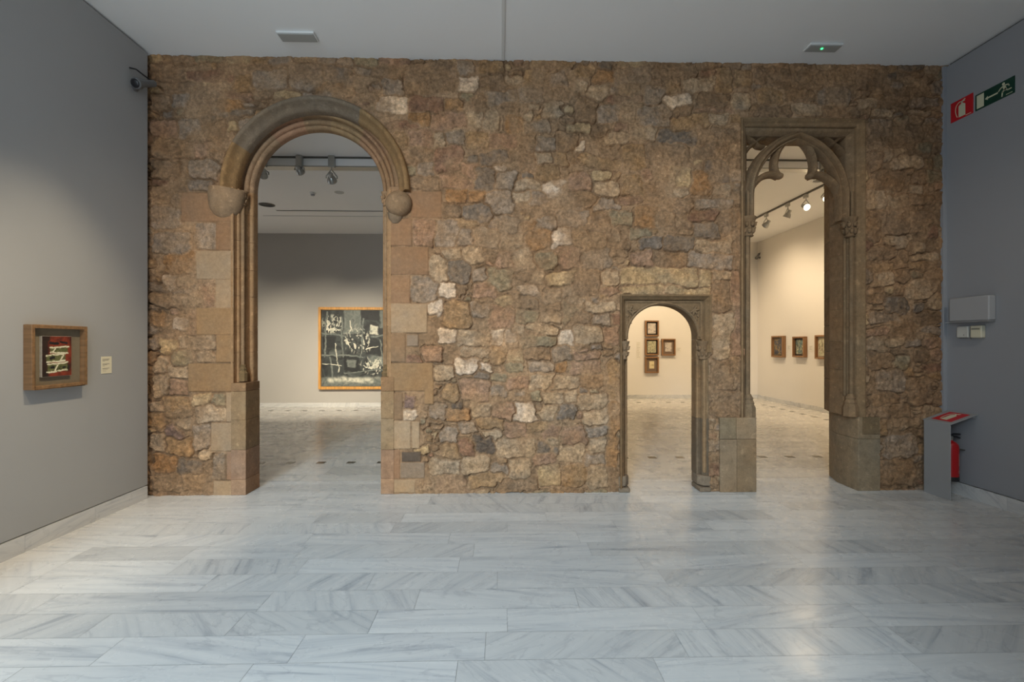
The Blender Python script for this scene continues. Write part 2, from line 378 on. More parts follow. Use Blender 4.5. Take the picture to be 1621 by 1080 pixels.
# ---------------------------------------------------------------- the stone wall
# each notable stone: left, top, right, bottom in the photograph, colour letter, optional tilt in degrees
PAL = {  # stone colours
 'W': (184,167,144), 'P': (149,130,104), 'K': (134,107,85), 'R': (114,85,67), 'O': (134,101,66), 'C': (133,108,77),
 'B': (118,97,74), 'G': (124,112,97), 'D': (95,88,79), 'X': (60,58,56), 'N': (121,112,89), 'V': (104,85,78), 'Y': (156,136,102), 'T': (126,99,74)}
GAIN = 1.0
TINT = np.array([1.245, 1.12, 1.075])      # sandstone is warmer than the swatches read under daylight
MEAN = np.array([lin(124), lin(104), lin(79)])
def pal(k, j=0.0):
    c = PAL[k]; return (np.array([lin(c[0]), lin(c[1]), lin(c[2])]) * 0.74 + MEAN * 0.26) * TINT * (1 + j)
STONES = """
346 159 384 176 O -8|298 285 334 299 D|271 312 283 324 D 30|343 132 363 145 P|296 112 366 127 R|309 227 329 245 K|318 182 339 188 D|269 149 296 172 G|267 129 309 145 B
240 150 266 175 B|237 100 292 124 B|300 252 345 280 G|240 255 285 280 B|262 290 296 306 B|282 190 318 215 G|240 190 278 214 K|240 220 300 248 B|330 190 352 225 B|372 118 398 145 C|402 112 455 140 G|460 100 510 140 G|520 105 560 135 D|500 135 560 150 O
640 98 724 147 B|600 153 641 177 W|607 127 640 147 G|647 154 704 178 R|704 158 733 176 O|648 177 680 200 O|681 178 738 207 K|738 176 760 202 P|767 175 789 206 P|727 122 754 144 W|722 98 749 118 G|802 122 826 133 P|827 112 867 138 C|870 112 894 137 G|842 96 876 109 C|862 160 891 185 P|800 183 827 208 O|833 194 869 208 G|642 207 684 229 K|686 214 704 232 P|707 209 736 227 G|687 232 733 274 R|762 240 800 258 D|780 260 800 267 W 15|733 256 756 285 K|749 263 782 302 D|782 269 820 301 G|824 249 851 272 B|850 242 874 257 P|876 241 900 260 C|900 240 921 257 C|849 263 883 286 C|830 274 847 282 D|816 286 854 302 P -8|860 290 898 312 W -12|813 305 839 318 P -8|698 274 747 298 K|709 298 741 320 O|742 304 769 319 O|651 278 698 300 B|660 256 691 276 G|769 303 811 338 G|655 232 684 254 B|760 120 800 142 B|757 98 800 115 C|770 145 820 165 G|822 142 860 160 G|750 152 775 172 B|795 160 822 180 B|740 210 775 232 C|778 212 820 232 K|822 212 850 238 B|852 218 880 240 G
973 107 1029 132 G -12|1053 125 1080 148 C|1082 125 1131 144 P|1133 106 1157 144 C|1053 148 1096 168 W -12|1022 137 1051 165 G|987 163 1018 175 C -10|1009 165 1062 200 G|1064 183 1120 203 C -10|1121 178 1153 195 P|1155 185 1169 196 C|1002 198 1039 222 P 12|1040 205 1100 227 D|913 156 944 194 B|944 169 982 196 G|958 209 993 227 P|914 223 923 239 W|880 209 911 238 B|900 246 978 262 C 13|1022 227 1089 260 B|984 232 1022 270 C|1060 266 1092 294 Y|1095 272 1128 309 O|1132 292 1157 309 P|1120 256 1155 292 D|1033 269 1058 287 C|878 290 898 308 P|938 285 982 314 P|1051 296 1090 310 P|940 110 970 128 O|905 100 940 118 C|935 135 965 160 P|985 178 1006 194 P|1020 290 1050 312 B|985 280 1018 312 C|900 275 935 300 K|1100 225 1150 250 B|1110 150 1155 168 B|1070 165 1100 183 B|1125 205 1165 225 B|985 130 1010 150 C|1035 108 1060 122 B|1062 104 1100 122 B
653 346 687 388 K|688 350 724 388 G|718 347 757 362 C|729 365 750 388 G|751 359 792 391 P|778 342 820 367 G 14|795 372 829 393 P 8|835 362 870 393 O -14|874 359 902 392 W|829 350 847 370 O|710 412 742 448 D|680 404 707 450 P|689 446 722 470 W|650 438 693 478 G|787 399 812 426 K|814 397 842 428 P|851 399 890 424 N|773 422 811 459 N|751 450 784 470 K|864 430 914 450 Y -14|822 453 851 473 W|841 428 860 448 P|862 457 889 479 P|891 453 907 473 P|704 479 744 520 C|678 478 699 496 W|695 521 721 541 W|780 522 797 544 W|802 525 820 540 W|853 495 887 510 P|884 524 907 545 W|748 480 775 500 G|776 485 815 518 K|818 490 850 516 N|722 525 775 548 P|750 425 770 446 G|700 395 730 410 P|735 395 765 415 P|812 465 850 485 B|890 480 915 510 N|848 345 880 362 G
907 368 955 395 C|922 397 969 426 G -8|1005 328 1044 359 O|1040 340 1069 358 B|969 335 1002 355 N|1015 378 1051 393 D|1055 375 1099 399 D|1099 355 1140 374 D|1135 337 1169 370 B|1102 382 1158 404 P|1001 399 1034 424 K|1038 400 1087 424 B|1089 400 1160 426 G|985 426 1103 452 Y|1104 429 1123 452 Y|1125 429 1161 445 P|980 454 1051 466 Y|1053 454 1124 466 Y|1128 446 1160 493 B|1129 495 1160 567 P|907 428 949 466 B|955 429 978 450 P|907 517 955 542 P|900 470 924 488 P|940 497 969 513 G|880 390 920 425 K|925 480 975 495 P|880 335 930 358 G|1065 365 1095 374 B|1000 360 1030 376 N|930 340 965 366 B|960 515 978 545 K|900 492 938 514 B|1060 318 1100 340 B|1105 318 1160 335 G|940 315 980 333 G|1128 570 1160 618 B|1160 331 1178 425 B|1160 427 1178 566 K|1160 568 1178 618 B|1128 620 1178 661 B
724 566 757 591 W|687 581 719 599 P|765 575 779 589 W|755 590 773 602 D|704 609 728 632 C|728 604 775 634 K|779 614 799 629 G|716 638 731 645 X|641 626 652 644 V|637 648 655 664 W|681 641 706 663 G|813 638 857 666 W|845 618 861 633 N|748 689 784 718 X|833 667 867 683 C|699 679 726 702 G|731 672 753 686 G|726 698 755 720 R|850 703 869 714 D|732 725 773 749 P|879 709 886 718 D|859 676 886 696 K|855 740 890 767 Y|804 727 837 760 P|784 762 855 779 B|802 576 826 589 N|839 574 870 587 G|877 577 893 590 O|668 549 698 572 K|800 600 838 615 K|842 596 878 615 P|862 618 890 640 P|780 640 812 664 K|708 648 745 668 O|748 640 775 660 P|756 664 800 680 C|760 684 800 700 P|800 668 832 690 K|788 695 845 724 P|845 720 880 738 K|892 738 925 768 C|930 740 960 772 P|700 705 730 728 C|680 728 730 752 P|690 754 740 778 K|742 750 795 772 C|730 548 775 566 P|778 550 800 574 C|836 550 870 568 B|872 548 900 572 G
920 595 952 613 O|918 617 929 623 D|953 545 967 550 B|953 554 967 559 B|963 569 980 632 C|963 636 980 742 O|882 643 911 663 D|931 675 960 692 G|933 695 960 718 P|890 678 930 705 K|915 625 960 650 P|886 706 925 728 P|905 570 950 592 K|870 598 915 618 P|895 618 915 640 P|925 650 962 670 P|865 690 888 704 P|925 722 960 738 G|840 640 880 664 P|965 745 992 778 B
246 721 278 748 O|282 728 318 751 D|272 555 304 576 N|260 631 301 663 C|246 567 263 591 P|232 654 256 680 C|262 675 285 693 V|260 403 311 436 O|259 435 281 462 W|281 438 299 458 P|288 467 325 484 P|276 504 297 521 W|250 539 281 560 Y|241 497 260 516 O|307 626 330 642 Y|335 626 357 641 N|311 645 357 668 P|304 676 333 714 G|336 717 357 759 G|236 640 258 655 P|280 664 300 680 P|240 690 262 712 P|265 695 300 722 C|236 755 285 778 C|288 752 320 775 C|316 560 342 574 P|296 575 298 600 P|265 580 296 598 P|268 600 295 625 K|242 595 265 628 P|284 533 340 552 P|313 443 341 487 K|311 352 341 395 G|240 330 285 360 G|290 330 286 350 B|242 370 300 400 G|238 465 285 485 B|300 490 311 530 K
287 305 372 351 T|342 352 372 396 T|311 397 372 442 P|342 443 372 487 P|311 488 372 530 C|342 531 372 574 C|298 576 374 620 C|358 622 391 668 P|334 670 391 714 P|359 716 391 760 K|338 762 391 785 P
651 303 699 345 T|614 346 652 389 T|614 391 678 435 T|614 436 649 480 T|614 481 676 527 P|614 528 642 573 B|614 575 685 619 C|600 622 637 665 B|600 667 650 711 P|652 668 664 710 P|600 713 633 758 K|600 760 657 780 P|636 716 666 731 X|634 733 672 757 G|644 530 662 548 G|672 600 686 640 C
1433 125 1454 136 P|1357 157 1390 168 P|1382 175 1414 188 P|1399 235 1426 253 P|1442 293 1458 304 P|1372 304 1400 329 P|1443 416 1479 427 C|1416 565 1440 585 N|1401 471 1437 498 D|1448 481 1466 493 D|1450 385 1465 402 P|1352 663 1378 690 B|1380 663 1402 688 C|1352 692 1384 772 B|1400 340 1440 370 B|1440 335 1475 368 B|1375 190 1410 215 G|1415 200 1460 225 B|1372 240 1396 270 B|1385 270 1430 300 B|1380 390 1420 408 B|1380 430 1415 452 P|1375 455 1400 480 B|1405 510 1450 535 B|1375 530 1400 555 P|1390 590 1430 618 G|1440 600 1475 640 B|1395 640 1440 660 B|1400 690 1450 725 G|1390 730 1450 765 B|1357 110 1400 140 B|1405 140 1440 165 B|1370 335 1400 345 B|1376 346 1396 380 B|1436 440 1480 470 P|1377 560 1412 585 B
1196 108 1250 130 B|1200 140 1240 165 C|1245 140 1290 160 B|1255 110 1310 135 B|1300 140 1345 165 G|1315 105 1350 130 C|1190 168 1250 184 B|1255 165 1300 184 P|1305 168 1360 185 B|1160 112 1190 135 C|1160 150 1185 172 P
"""
ASHLAR_FROM = "287 305"    # the dressed corner blocks beside the round arch start here
def parse():
    out = []
    for row in STONES.strip().split('\n'):
        dressed = row.startswith('287 305') or row.startswith('651 303')
        for s in row.split('|'):
            q = s.split()
            u0, v0, u1, v1 = map(float, q[:4])
            if u1 - u0 < 4 or v1 - v0 < 3: continue
            out.append((u0, v0, u1, v1, q[4], float(q[5]) if len(q) > 5 else None, dressed))
    return out

DOOR1_CX, DOOR1_R, DOOR1_SZ = -1.998, 0.70, 3.24
HOOD_CX, HOOD_SZ = -1.94, 3.20
D2X0, D2X1, D2TOP = 1.276, 2.253, 2.115
D3X0, D3X1, D3TOP = 2.582, 3.932, 4.02

def lattice_noise(x, z, cell, seed):
    r = np.random.default_rng(seed)
    g = r.random((96, 160)).astype(np.float32)
    fx = (x + 20.3) / cell; fz = (z + 11.7) / cell
    ix = np.floor(fx).astype(int); iz = np.floor(fz).astype(int)
    tx = fx - ix; tz = fz - iz
    tx = tx * tx * (3 - 2 * tx); tz = tz * tz * (3 - 2 * tz)
    a = g[iz % 96, ix % 160]; b = g[iz % 96, (ix + 1) % 160]
    c = g[(iz + 1) % 96, ix % 160]; d = g[(iz + 1) % 96, (ix + 1) % 160]
    return (a * (1 - tx) + b * tx) * (1 - tz) + (c * (1 - tx) + d * tx) * tz - 0.5
def fbm(x, z, cell, seed, octs=4, gain=0.55):
    s = 0; a = 1.0
    for k in range(octs):
        s = s + a * lattice_noise(x, z, cell / 2 ** k, seed + 31 * k); a *= gain
    return s
def smooth(e, a, b):
    t = np.clip((e - a) / (b - a), 0, 1); return t * t * (3 - 2 * t)

def stone_wall():
    x0, x1 = -3.80, 4.86
    step = 0.0068
    nx = int((x1 - x0) / step) + 1; nz = int((H + 0.01) / step) + 1
    xs = np.linspace(x0, x1, nx); zs = np.linspace(0, H + 0.01, nz)
    X, Z = np.meshgrid(xs, zs)
    Xw = X + 0.046 * fbm(X, Z, 0.15, 1, 3) + 0.013 * fbm(X, Z, 0.035, 2, 3)
    Zw = Z + 0.040 * fbm(X, Z, 0.15, 3, 3) + 0.012 * fbm(X, Z, 0.035, 4, 3)
    S = []   # cx, cz, hw, hh, rot, round, color(3), dressed
    for (u0, v0, u1, v1, k, tilt, dressed) in parse():
        p0 = at_y(u0, v0, 0); p1 = at_y(u1, v1, 0); q0 = at_y(u1, v0, 0)
        w = abs(p1.x - p0.x); h = abs(p0.z - p1.z)
        r = math.radians(-(tilt if tilt is not None else random.uniform(-5, 5)))
        if dressed: r = 0
        grow = 0.006 if dressed else 0.014
        shade = random.uniform(-0.07, 0.07)
        S.append(((p0.x + p1.x) / 2, (p0.z + p1.z) / 2, w / 2 + grow, h / 2 + grow, r, 0.004 if dressed else min(w, h) * 0.28, pal(k, shade), dressed))
    named = list(S)
    z = -0.05
    kinds = 'BBBBGGCCPKPNBRGKYD'
    while z < H + 0.1:
        rh = random.uniform(0.085, 0.185)
        x = x0 - random.uniform(0, 0.3)
        while x < x1 + 0.1:
            w = random.uniform(0.11, 0.36) * (0.75 + rh * 2)
            cx, cz = x + w / 2, z + rh / 2 + random.uniform(-0.025, 0.025)
            sh = random.uniform(0.66, 1.12) * rh
            hit = False
            for n in named:
                ox = min(cx + w / 2, n[0] + n[2]) - max(cx - w / 2, n[0] - n[2])
                oz = min(cz + sh / 2, n[1] + n[3]) - max(cz - sh / 2, n[1] - n[3])
                if ox > 0 and oz > 0 and ox * oz > 0.30 * min(w * sh, 4 * n[2] * n[3]):
                    hit = True; break
            if not hit:
                S.append((cx, cz, w / 2 - 0.004, sh / 2 - 0.002, random.gauss(0, 0.10), min(w, sh) * 0.3, pal(random.choice(kinds), random.uniform(-0.14, 0.1)), False))
            elif random.random() < 0.75:      # small filler stones squeezed in between
                for _ in range(3):
                    fx, fz = cx + random.uniform(-w, w) / 2, cz + random.uniform(-rh, rh) / 2
                    fw, fh = random.uniform(0.025, 0.07), random.uniform(0.018, 0.04)
                    if all(abs(fx - n[0]) > n[2] + fw * 0.4 or abs(fz - n[1]) > n[3] + fh * 0.4 for n in named):
                        S.append((fx, fz, fw, fh, random.gauss(0, 0.25), fh * 0.4, pal(random.choice(kinds), random.uniform(-0.12, 0.12)), False))
            x += w
        z += rh
    best = np.full(X.shape, 9.0); second = np.full(X.shape, 9.0); idx = np.zeros(X.shape, int)
    for i, (cx, cz, hw, hh, rot, rd, col, dressed) in enumerate(S):
        m = math.hypot(hw, hh) + 0.10
        i0, i1 = np.searchsorted(xs, [cx - m, cx + m]); j0, j1 = np.searchsorted(zs, [cz - m, cz + m])
        if i0 >= i1 or j0 >= j1: continue
        if dressed: px, pz = X[j0:j1, i0:i1] - cx, Z[j0:j1, i0:i1] - cz
        else: px, pz = Xw[j0:j1, i0:i1] - cx, Zw[j0:j1, i0:i1] - cz
        c, s = math.cos(rot), math.sin(rot)
        qx, qz = np.abs(px * c + pz * s) - (hw - rd), np.abs(-px * s + pz * c) - (hh - rd)
        sd = np.hypot(np.maximum(qx, 0), np.maximum(qz, 0)) + np.minimum(np.maximum(qx, qz), 0) - rd
        if dressed: sd = np.where(sd < 0, sd - 0.5, sd)
        b = best[j0:j1, i0:i1]; q = second[j0:j1, i0:i1]; k = idx[j0:j1, i0:i1]
        win = sd < b
        q[...] = np.where(win, b, np.minimum(q, sd)); k[...] = np.where(win, i, k); b[...] = np.where(win, sd, b)
    isd = np.array([s[7] for s in S])[idx]
    cols = np.array([s[6] for s in S])[idx]
    rbulge = rng.uniform(-0.006, 0.012, len(S))[idx]
    tiltx = rng.normal(0, 0.035, len(S))[idx]; tiltz = rng.normal(0, 0.035, len(S))[idx]
    cxs = np.array([s[0] for s in S])[idx]; czs = np.array([s[1] for s in S])[idx]
    b0 = np.where(isd & (best < -0.25), best + 0.5, best)
    s0 = np.where(second < -0.25, second + 0.5, second)
    e = np.minimum(0.010 - b0, np.maximum((s0 - b0) * 0.5, 0) + 0.001)
    e = np.where(isd, -b0, e)
    inside = smooth(e, 0.000, 0.020)
    inside = np.where(isd, smooth(e, 0.002, 0.009), inside)
    rough1 = fbm(X, Z, 0.09, 9, 5, 0.6); rough2 = fbm(X, Z, 0.6, 12, 3); rough3 = fbm(X, Z, 0.035, 15, 2)
    hst = 0.004 + 0.7 * rbulge + (X - cxs) * tiltx + (Z - czs) * tiltz + 0.014 * rough1 + 0.010 * rough3
    hst = np.where(isd, 0.006 + 0.0025 * rough1, hst)
    hmo = -0.006 + 0.018 * rough1 + 0.012 * rough2 + 0.012 * rough3
    smear0 = smooth(fbm(X, Z, 0.38, 41, 4), 0.0, 0.34)
    # open cracks along some of the joints
    crack = smooth(fbm(X, Z, 0.22, 21, 3), -0.12, 0.16)
    groove = np.exp(-((e - 0.002) / 0.0055) ** 2) * (0.001 + 0.026 * crack) * (1 - 0.5 * smear0)
    groove = np.where(isd, np.exp(-(e / 0.006) ** 2) * 0.006, groove)
    hgt = hmo * (1 - inside) + hst * inside - groove
    # plastered-over zones where the mortar covers the joints
    smear = smear0 * (~isd)
    hgt = hgt * (1 - 0.5 * smear) + 0.5 * smear * (0.004 + 0.018 * rough1 + 0.006 * rough2 + 0.012 * rough3)
    hgt *= np.where(X < -3.55, 1.5, 1.0)
    mortar = pal('B', 0.12) * 0.45 + pal('C', 0.05) * 0.35 + pal('G') * 0.2
    mcol = mortar[None, None, :] * (1 + 0.30 * rough2[..., None] + 0.35 * rough1[..., None])
    scol = cols * (1 + (np.where(isd, 0.10, 0.42) * fbm(X, Z, 0.06, 51, 5, 0.75))[..., None])
    blot = np.clip(fbm(X, Z, 0.16, 61, 4), -0.4, 0.4)[..., None]
    scol = scol * (1 + np.where(isd, 0.5, 1.0)[..., None] * blot * np.array([0.16, 0.06, -0.10]))
    w = (inside * (1 - 0.72 * smear) * (1 - 0.35 * smooth(rough3, 0.1, 0.35) * (~isd)))[..., None]
    col = np.clip(mcol * (1 - w) + scol * w, 0.01, 0.95)
    grain = np.where(isd, 0.42, 1.15)
    Y = -hgt
    verts = np.stack([X, Y, Z], -1).reshape(-1, 3)
    # openings
    mx = (X[:-1, :-1] + X[1:, 1:]) / 2; mz = (Z[:-1, :-1] + Z[1:, 1:]) / 2
    hole = (np.abs(mx - DOOR1_CX) < 0.812) & (mz < DOOR1_SZ) & (mz > 1.10)
    hole |= (mx > -2.72) & (mx < -1.225) & (mz <= 1.16)
    hole |= (np.hypot(mx - HOOD_CX, mz - HOOD_SZ) < 0.955) & (mz >= 3.234)
    hole |= (mx > D2X0 + 0.02) & (mx < D2X1 - 0.02) & (mz < D2TOP - 0.02)
    hole |= (mx > D3X0 + 0.03) & (mx < D3X1 - 0.03) & (mz < D3TOP - 0.03) & (mz > 0.80)
    hole |= (mx > 2.70) & (mx < 3.88) & (mz < 0.82)
    jj, ii = np.nonzero(~hole)
    a = jj * nx + ii
    quads = np.stack([a, a + 1, a + nx + 1, a + nx], -1)
    used = np.unique(quads); remap = np.full(nx * nz, -1); remap[used] = np.arange(len(used))
    quads = remap[quads]; verts = verts[used]; col = col.reshape(-1, 3)[used]
    me = bpy.data.meshes.new('wall_far')
    me.vertices.add(len(verts)); me.vertices.foreach_set('co', verts.astype(np.float32).ravel())
    me.loops.add(quads.size); me.loops.foreach_set('vertex_index', quads.astype(np.int32).ravel())
    me.polygons.add(len(quads)); me.polygons.foreach_set('loop_start', np.arange(0, quads.size, 4, dtype=np.int32))
    me.polygons.foreach_set('loop_total', np.full(len(quads), 4, dtype=np.int32))
    me.update(calc_edges=True)
    me.polygons.foreach_set('use_smooth', np.ones(len(quads), bool))
    at = me.attributes.new('stone_color', 'FLOAT_COLOR', 'POINT')
    at.data.foreach_set('color', np.concatenate([col, grain.reshape(-1)[used][:, None]], 1).astype(np.float32).ravel())
    me.materials.append(RUBBLE)
    me.validate()
    o = bpy.data.objects.new('wall_far', me); C.objects.link(o)
    return struct(o, 'old rubble stone wall across the room, pierced by three carved doorways', 'wall')
WALL = stone_wall()

# ---------------------------------------------------------------- floors
def slab_floor(name, x0, x1, y0, y1, row, ylast, lens, mt, label, insets=(), seed=1, perp=0.2, gap=0.0016):
    r = random.Random(seed)
    V = []; Fc = []; vein = []; slab = []
    def quad(xa, xb, ya, yb, z, s, ang, off):
        o = len(V)
        V.extend([(xa, ya, z), (xb, ya, z), (xb, yb, z), (xa, yb, z)]); Fc.append((o, o + 1, o + 2, o + 3))
        c, sn = math.cos(ang), math.sin(ang)
        for (x, y) in ((xa, ya), (xb, ya), (xb, yb), (xa, yb)):
            vein.extend((c * x + sn * y + off[0], -sn * x + c * y + off[1], off[2]))
        slab.extend([s] * 4)
    quad(x0, x1, y0, y1, -0.0025, 0.50, 0, (0, 0, 0))
    k0 = math.floor((y0 - ylast) / row); y = ylast + k0 * row
    while y < y1:
        ya, yb = max(y, y0), min(y + row, y1)
        x = x0 - r.uniform(0, lens[0])
        while x < x1:
            w = r.uniform(*lens)
            xa, xb = max(x, x0), min(x + w, x1)
            if xb - xa > 0.01 and yb - ya > 0.01:
                t = r.random()
                ang = r.gauss(0, 0.10) if t > perp else r.choice((-1, 1)) * r.uniform(0.55, 1.5)
                s = r.gauss(1.0, 0.03)
                if t < perp: s *= r.uniform(0.84, 0.97)
                elif r.random() < 0.10: s *= 0.87
                quad(xa + gap, xb - gap, ya + gap, yb - gap, 0, s, ang, (r.uniform(0, 50), r.uniform(0, 50), r.uniform(0, 50)))
            x += w
        y += row
    for (cx, cy, h) in insets:
        quad(cx - h, cx + h, cy - h, cy + h, 0.0012, 0.04, 0, (r.uniform(0, 50), 3, 1))
    me = bpy.data.meshes.new(name); me.from_pydata(V, [], Fc)
    a = me.attributes.new('vein', 'FLOAT_VECTOR', 'CORNER'); a.data.foreach_set('vector', vein)
    a = me.attributes.new('slab', 'FLOAT', 'CORNER'); a.data.foreach_set('value', slab)
    me.materials.append(mt)
    o = bpy.data.objects.new(name, me); C.objects.link(o)
    return struct(o, label, 'floor')
slab_floor('floor', -3.80, 4.95, YB, 0.50, 0.236, -2.709, (0.75, 1.35), MARBLE, 'polished white and grey marble floor laid in long slabs', seed=5, perp=0.34, gap=0.0009)
ins1 = [(-7.6 + 0.40 * i, 1.36, 0.055) for i in range(19)] + [(-7.6 + 0.40 * i + 0.17, 6.38, 0.055) for i in range(19)]
slab_floor('floor_left_gallery', -8.0, 0.05, 0.50, 7.1, 0.40, 1.56, (0.6, 1.25), MARBLE_G, 'marble floor with dark inset squares beyond the round arch', ins1, 8, 0.3, 0.002)
ins2 = [(0.55 + 0.39 * i, 1.55, 0.055) for i in range(17)] + [(0.5 + 0.40 * i, 7.75, 0.055) for i in range(16)] + [(6.78, 1.95 + 0.40 * i, 0.055) for i in range(14)]
slab_floor('floor_right_gallery', 0.05, 7.55, 0.50, 8.75, 0.40, 1.75, (0.6, 1.25), MARBLE_G, 'marble floor with dark inset squares in the warm lit gallery', ins2, 9, 0.3, 0.002)

# ---------------------------------------------------------------- walls, ceilings, skirting
b = MB().box((XL - 0.14, YB, 0.138), (XL, -0.075, 4.590)).build('wall_left', GREY_PAINT); struct(b, 'grey painted wall on the left', 'wall')
b = MB().box((XR, YB, 0.138), (XR + 0.14, -0.006, 4.590)).build('wall_right', GREY_PAINT_DIM); struct(b, 'grey painted wall on the right, dim light put into its colour', 'wall')
b = MB().box((XL - 0.22, YB - 0.1, -0.05), (XL - 0.03, -0.10, 4.70)).box((XR + 0.03, YB - 0.1, -0.05), (XR + 0.22, -0.03, 4.70)).build('trim_1', GAP)
struct(b, 'dark shadow gaps behind the wall linings')
b = MB().box((XL - 0.22, YB - 0.2, H), (XR + 0.22, 0.03, H + 0.12)).build('ceiling', CEIL); struct(b, 'plain white ceiling', 'ceiling')
b = MB().box((0.008, -7.9, H - 0.012), (0.040, 0.0, H + 0.01)).build('trim_2', WHITE_PLASTIC, bevel=0.003); struct(b, 'thin white joint strip running across the ceiling', 'trim')

def skirting(name, x0, x1, y0, y1, z1, mt, label, along, n):
    """a marble skirting of n slabs; each slab has its own veins"""
    V = []; Fc = []; vein = []; slab = []
    for i in range(n):
        a, c = i / n, (i + 1) / n
        if along == 'y': X0, X1, Y0, Y1 = x0, x1, y0 + (y1 - y0) * a + 0.001, y0 + (y1 - y0) * c - 0.001
        else: X0, X1, Y0, Y1 = x0 + (x1 - x0) * a + 0.001, x0 + (x1 - x0) * c - 0.001, y0, y1
        o = len(V)
        V += [(X0,Y0,0),(X1,Y0,0),(X1,Y1,0),(X0,Y1,0),(X0,Y0,z1),(X1,Y0,z1),(X1,Y1,z1),(X0,Y1,z1)]
        off = (random.uniform(0, 30), random.uniform(0, 30), random.uniform(0, 30)); s = random.gauss(1, 0.03); ang = random.gauss(0, 0.5)
        for f in [(0,3,2,1),(4,5,6,7),(0,1,5,4),(1,2,6,5),(2,3,7,6),(3,0,4,7)]:
            Fc.append(tuple(k + o for k in f))
            for k in f:
                p = V[k + o]; u = p[1] if along == 'y' else p[0]; w = p[2]
                vein.extend((math.cos(ang) * u + math.sin(ang) * w + off[0], -math.sin(ang) * u + math.cos(ang) * w + off[1], off[2])); slab.append(s)
    me = bpy.data.meshes.new(name); me.from_pydata(V, [], Fc)
    a = me.attributes.new('vein', 'FLOAT_VECTOR', 'CORNER'); a.data.foreach_set('vector', vein)
    a = me.attributes.new('slab', 'FLOAT', 'CORNER'); a.data.foreach_set('value', slab)
    me.materials.append(mt); o = bpy.data.objects.new(name, me); C.objects.link(o)
    return struct(o, label, 'baseboard')
skirting('baseboard_left', XL - 0.02, XL + 0.012, YB, -0.09, 0.130, MARBLE_B, 'marble skirting along the left wall', 'y', 10)
skirting('baseboard_right', XR - 0.012, XR + 0.02, YB, -0.006, 0.130, MARBLE_B, 'marble skirting along the right wall', 'y', 10)

struct(MB().box((XR - 0.036, -0.022, 0.0), (XR + 0.02, 0.06, 4.60)).build('trim_4', GREY_PAINT_DIM, bevel=0.003), 'slim grey corner strip between stone wall and right wall', 'trim')

# wall behind the camera, with the tall window that lets the daylight in
WX0, WX1, WZ0, WZ1 = -3.42, 0.1, 0.02, 4.1
n = MB()
n.box((XL - 0.2, YB - 0.3, -0.05), (WX0, YB, 4.7)).box((WX1, YB - 0.3, -0.05), (XR + 0.2, YB, 4.7))
n.box((WX0, YB - 0.3, WZ1), (WX1, YB, 4.7)).box((WX0, YB - 0.3, -0.05), (WX1, YB, WZ0))
struct(n.build('wall_near', GREY_PAINT), 'grey wall opposite the stone wall, with a tall window', 'wall')

struct(MB().box((XL - 0.02, -3.75, 0), (XL + 0.32, -3.4, 4.6)).build('trim_3', GREY_PAINT), 'unseen grey pier added to shade the floor beside the left wall')  # unseen pier, sized to keep daylight off the floor's left strip

# body of the stone wall behind its face
w = MB(); ZT = 4.75
for (xa, xb) in ((-3.84, -2.92), (-1.075, 1.30), (2.23, 2.62), (3.90, 4.98)): w.box((xa, 0.06, -0.02), (xb, 0.30, ZT))
w.box((-2.92, 0.06, 4.25), (-1.075, 0.30, ZT)).box((1.30, 0.06, 2.09), (2.23, 0.30, ZT)).box((2.62, 0.06, 3.99), (3.90, 0.30, ZT))
for (xa, xb) in ((-8.2, -3.10), (-0.95, 1.20), (2.45, 2.60), (3.985, 7.7)): w.box((xa, 0.30, -0.02), (xb, WT, ZT))
w.box((-3.10, 0.30, 4.22), (-0.95, WT, ZT)).box((1.20, 0.30, 2.30), (2.45, WT, ZT)).box((2.60, 0.30, 4.15), (3.985, WT, ZT))
w.build('core', mat('plastered_wall_back', (0.5, 0.47, 0.42, 1), 0.85), WALL)

# galleries behind
struct(MB().box((-8.1, G1Y, -0.02), (0.1, G1Y + 0.15, 4.7)).build('wall_left_gallery_back', GAL1_PAINT), 'grey gallery wall seen through the round arch', 'wall')
struct(MB().box((-8.15, WT, -0.02), (-8.0, G1Y, 4.7)).build('wall_left_gallery_side', GAL1_PAINT), 'side wall of the left gallery', 'wall')
struct(MB().box((0.0, WT, -0.02), (0.12, G1Y, 4.75)).box((0.0, G1Y, -0.02), (0.12, G2Y, 4.75)).build('wall_partition', WHITE_PAINT), 'partition between the two galleries', 'wall')
struct(MB().box((-8.1, WT - 0.02, G1H), (0.05, G1Y + 0.1, G1H + 0.1)).build('ceiling_left_gallery', CEIL_G), 'pale ceiling of the left gallery', 'ceiling')
struct(MB().box((0.05, G2Y, -0.02), (7.6, G2Y + 0.15, 4.8)).build('wall_right_gallery_back', WHITE_PAINT), 'warm white end wall seen through the small doorway', 'wall')
struct(MB().box((G2X, WT, -0.02), (G2X + 0.15, G2Y, 4.8)).build('wall_right_gallery_side', WHITE_PAINT), 'warm white side wall seen through the tall doorway', 'wall')
struct(MB().box((0.05, WT - 0.02, G2H), (7.6, G2Y + 0.1, G2H + 0.1)).build('ceiling_right_gallery', CEIL), 'pale ceiling of the right gallery', 'ceiling')
skirting('baseboard_left_gallery', -8.0, 0.0, G1Y - 0.015, G1Y + 0.01, 0.10, MARBLE_B, 'pale skirting below the large painting', 'x', 9)
skirting('baseboard_right_gallery_back', 0.12, G2X, G2Y - 0.015, G2Y + 0.01, 0.10, MARBLE_B, 'skirting along the end wall of the right gallery', 'x', 9)
skirting('baseboard_right_gallery_side', G2X - 0.015, G2X + 0.01, WT, G2Y - 0.02, 0.10, MARBLE_B, 'skirting along the side wall of the right gallery', 'y', 9)

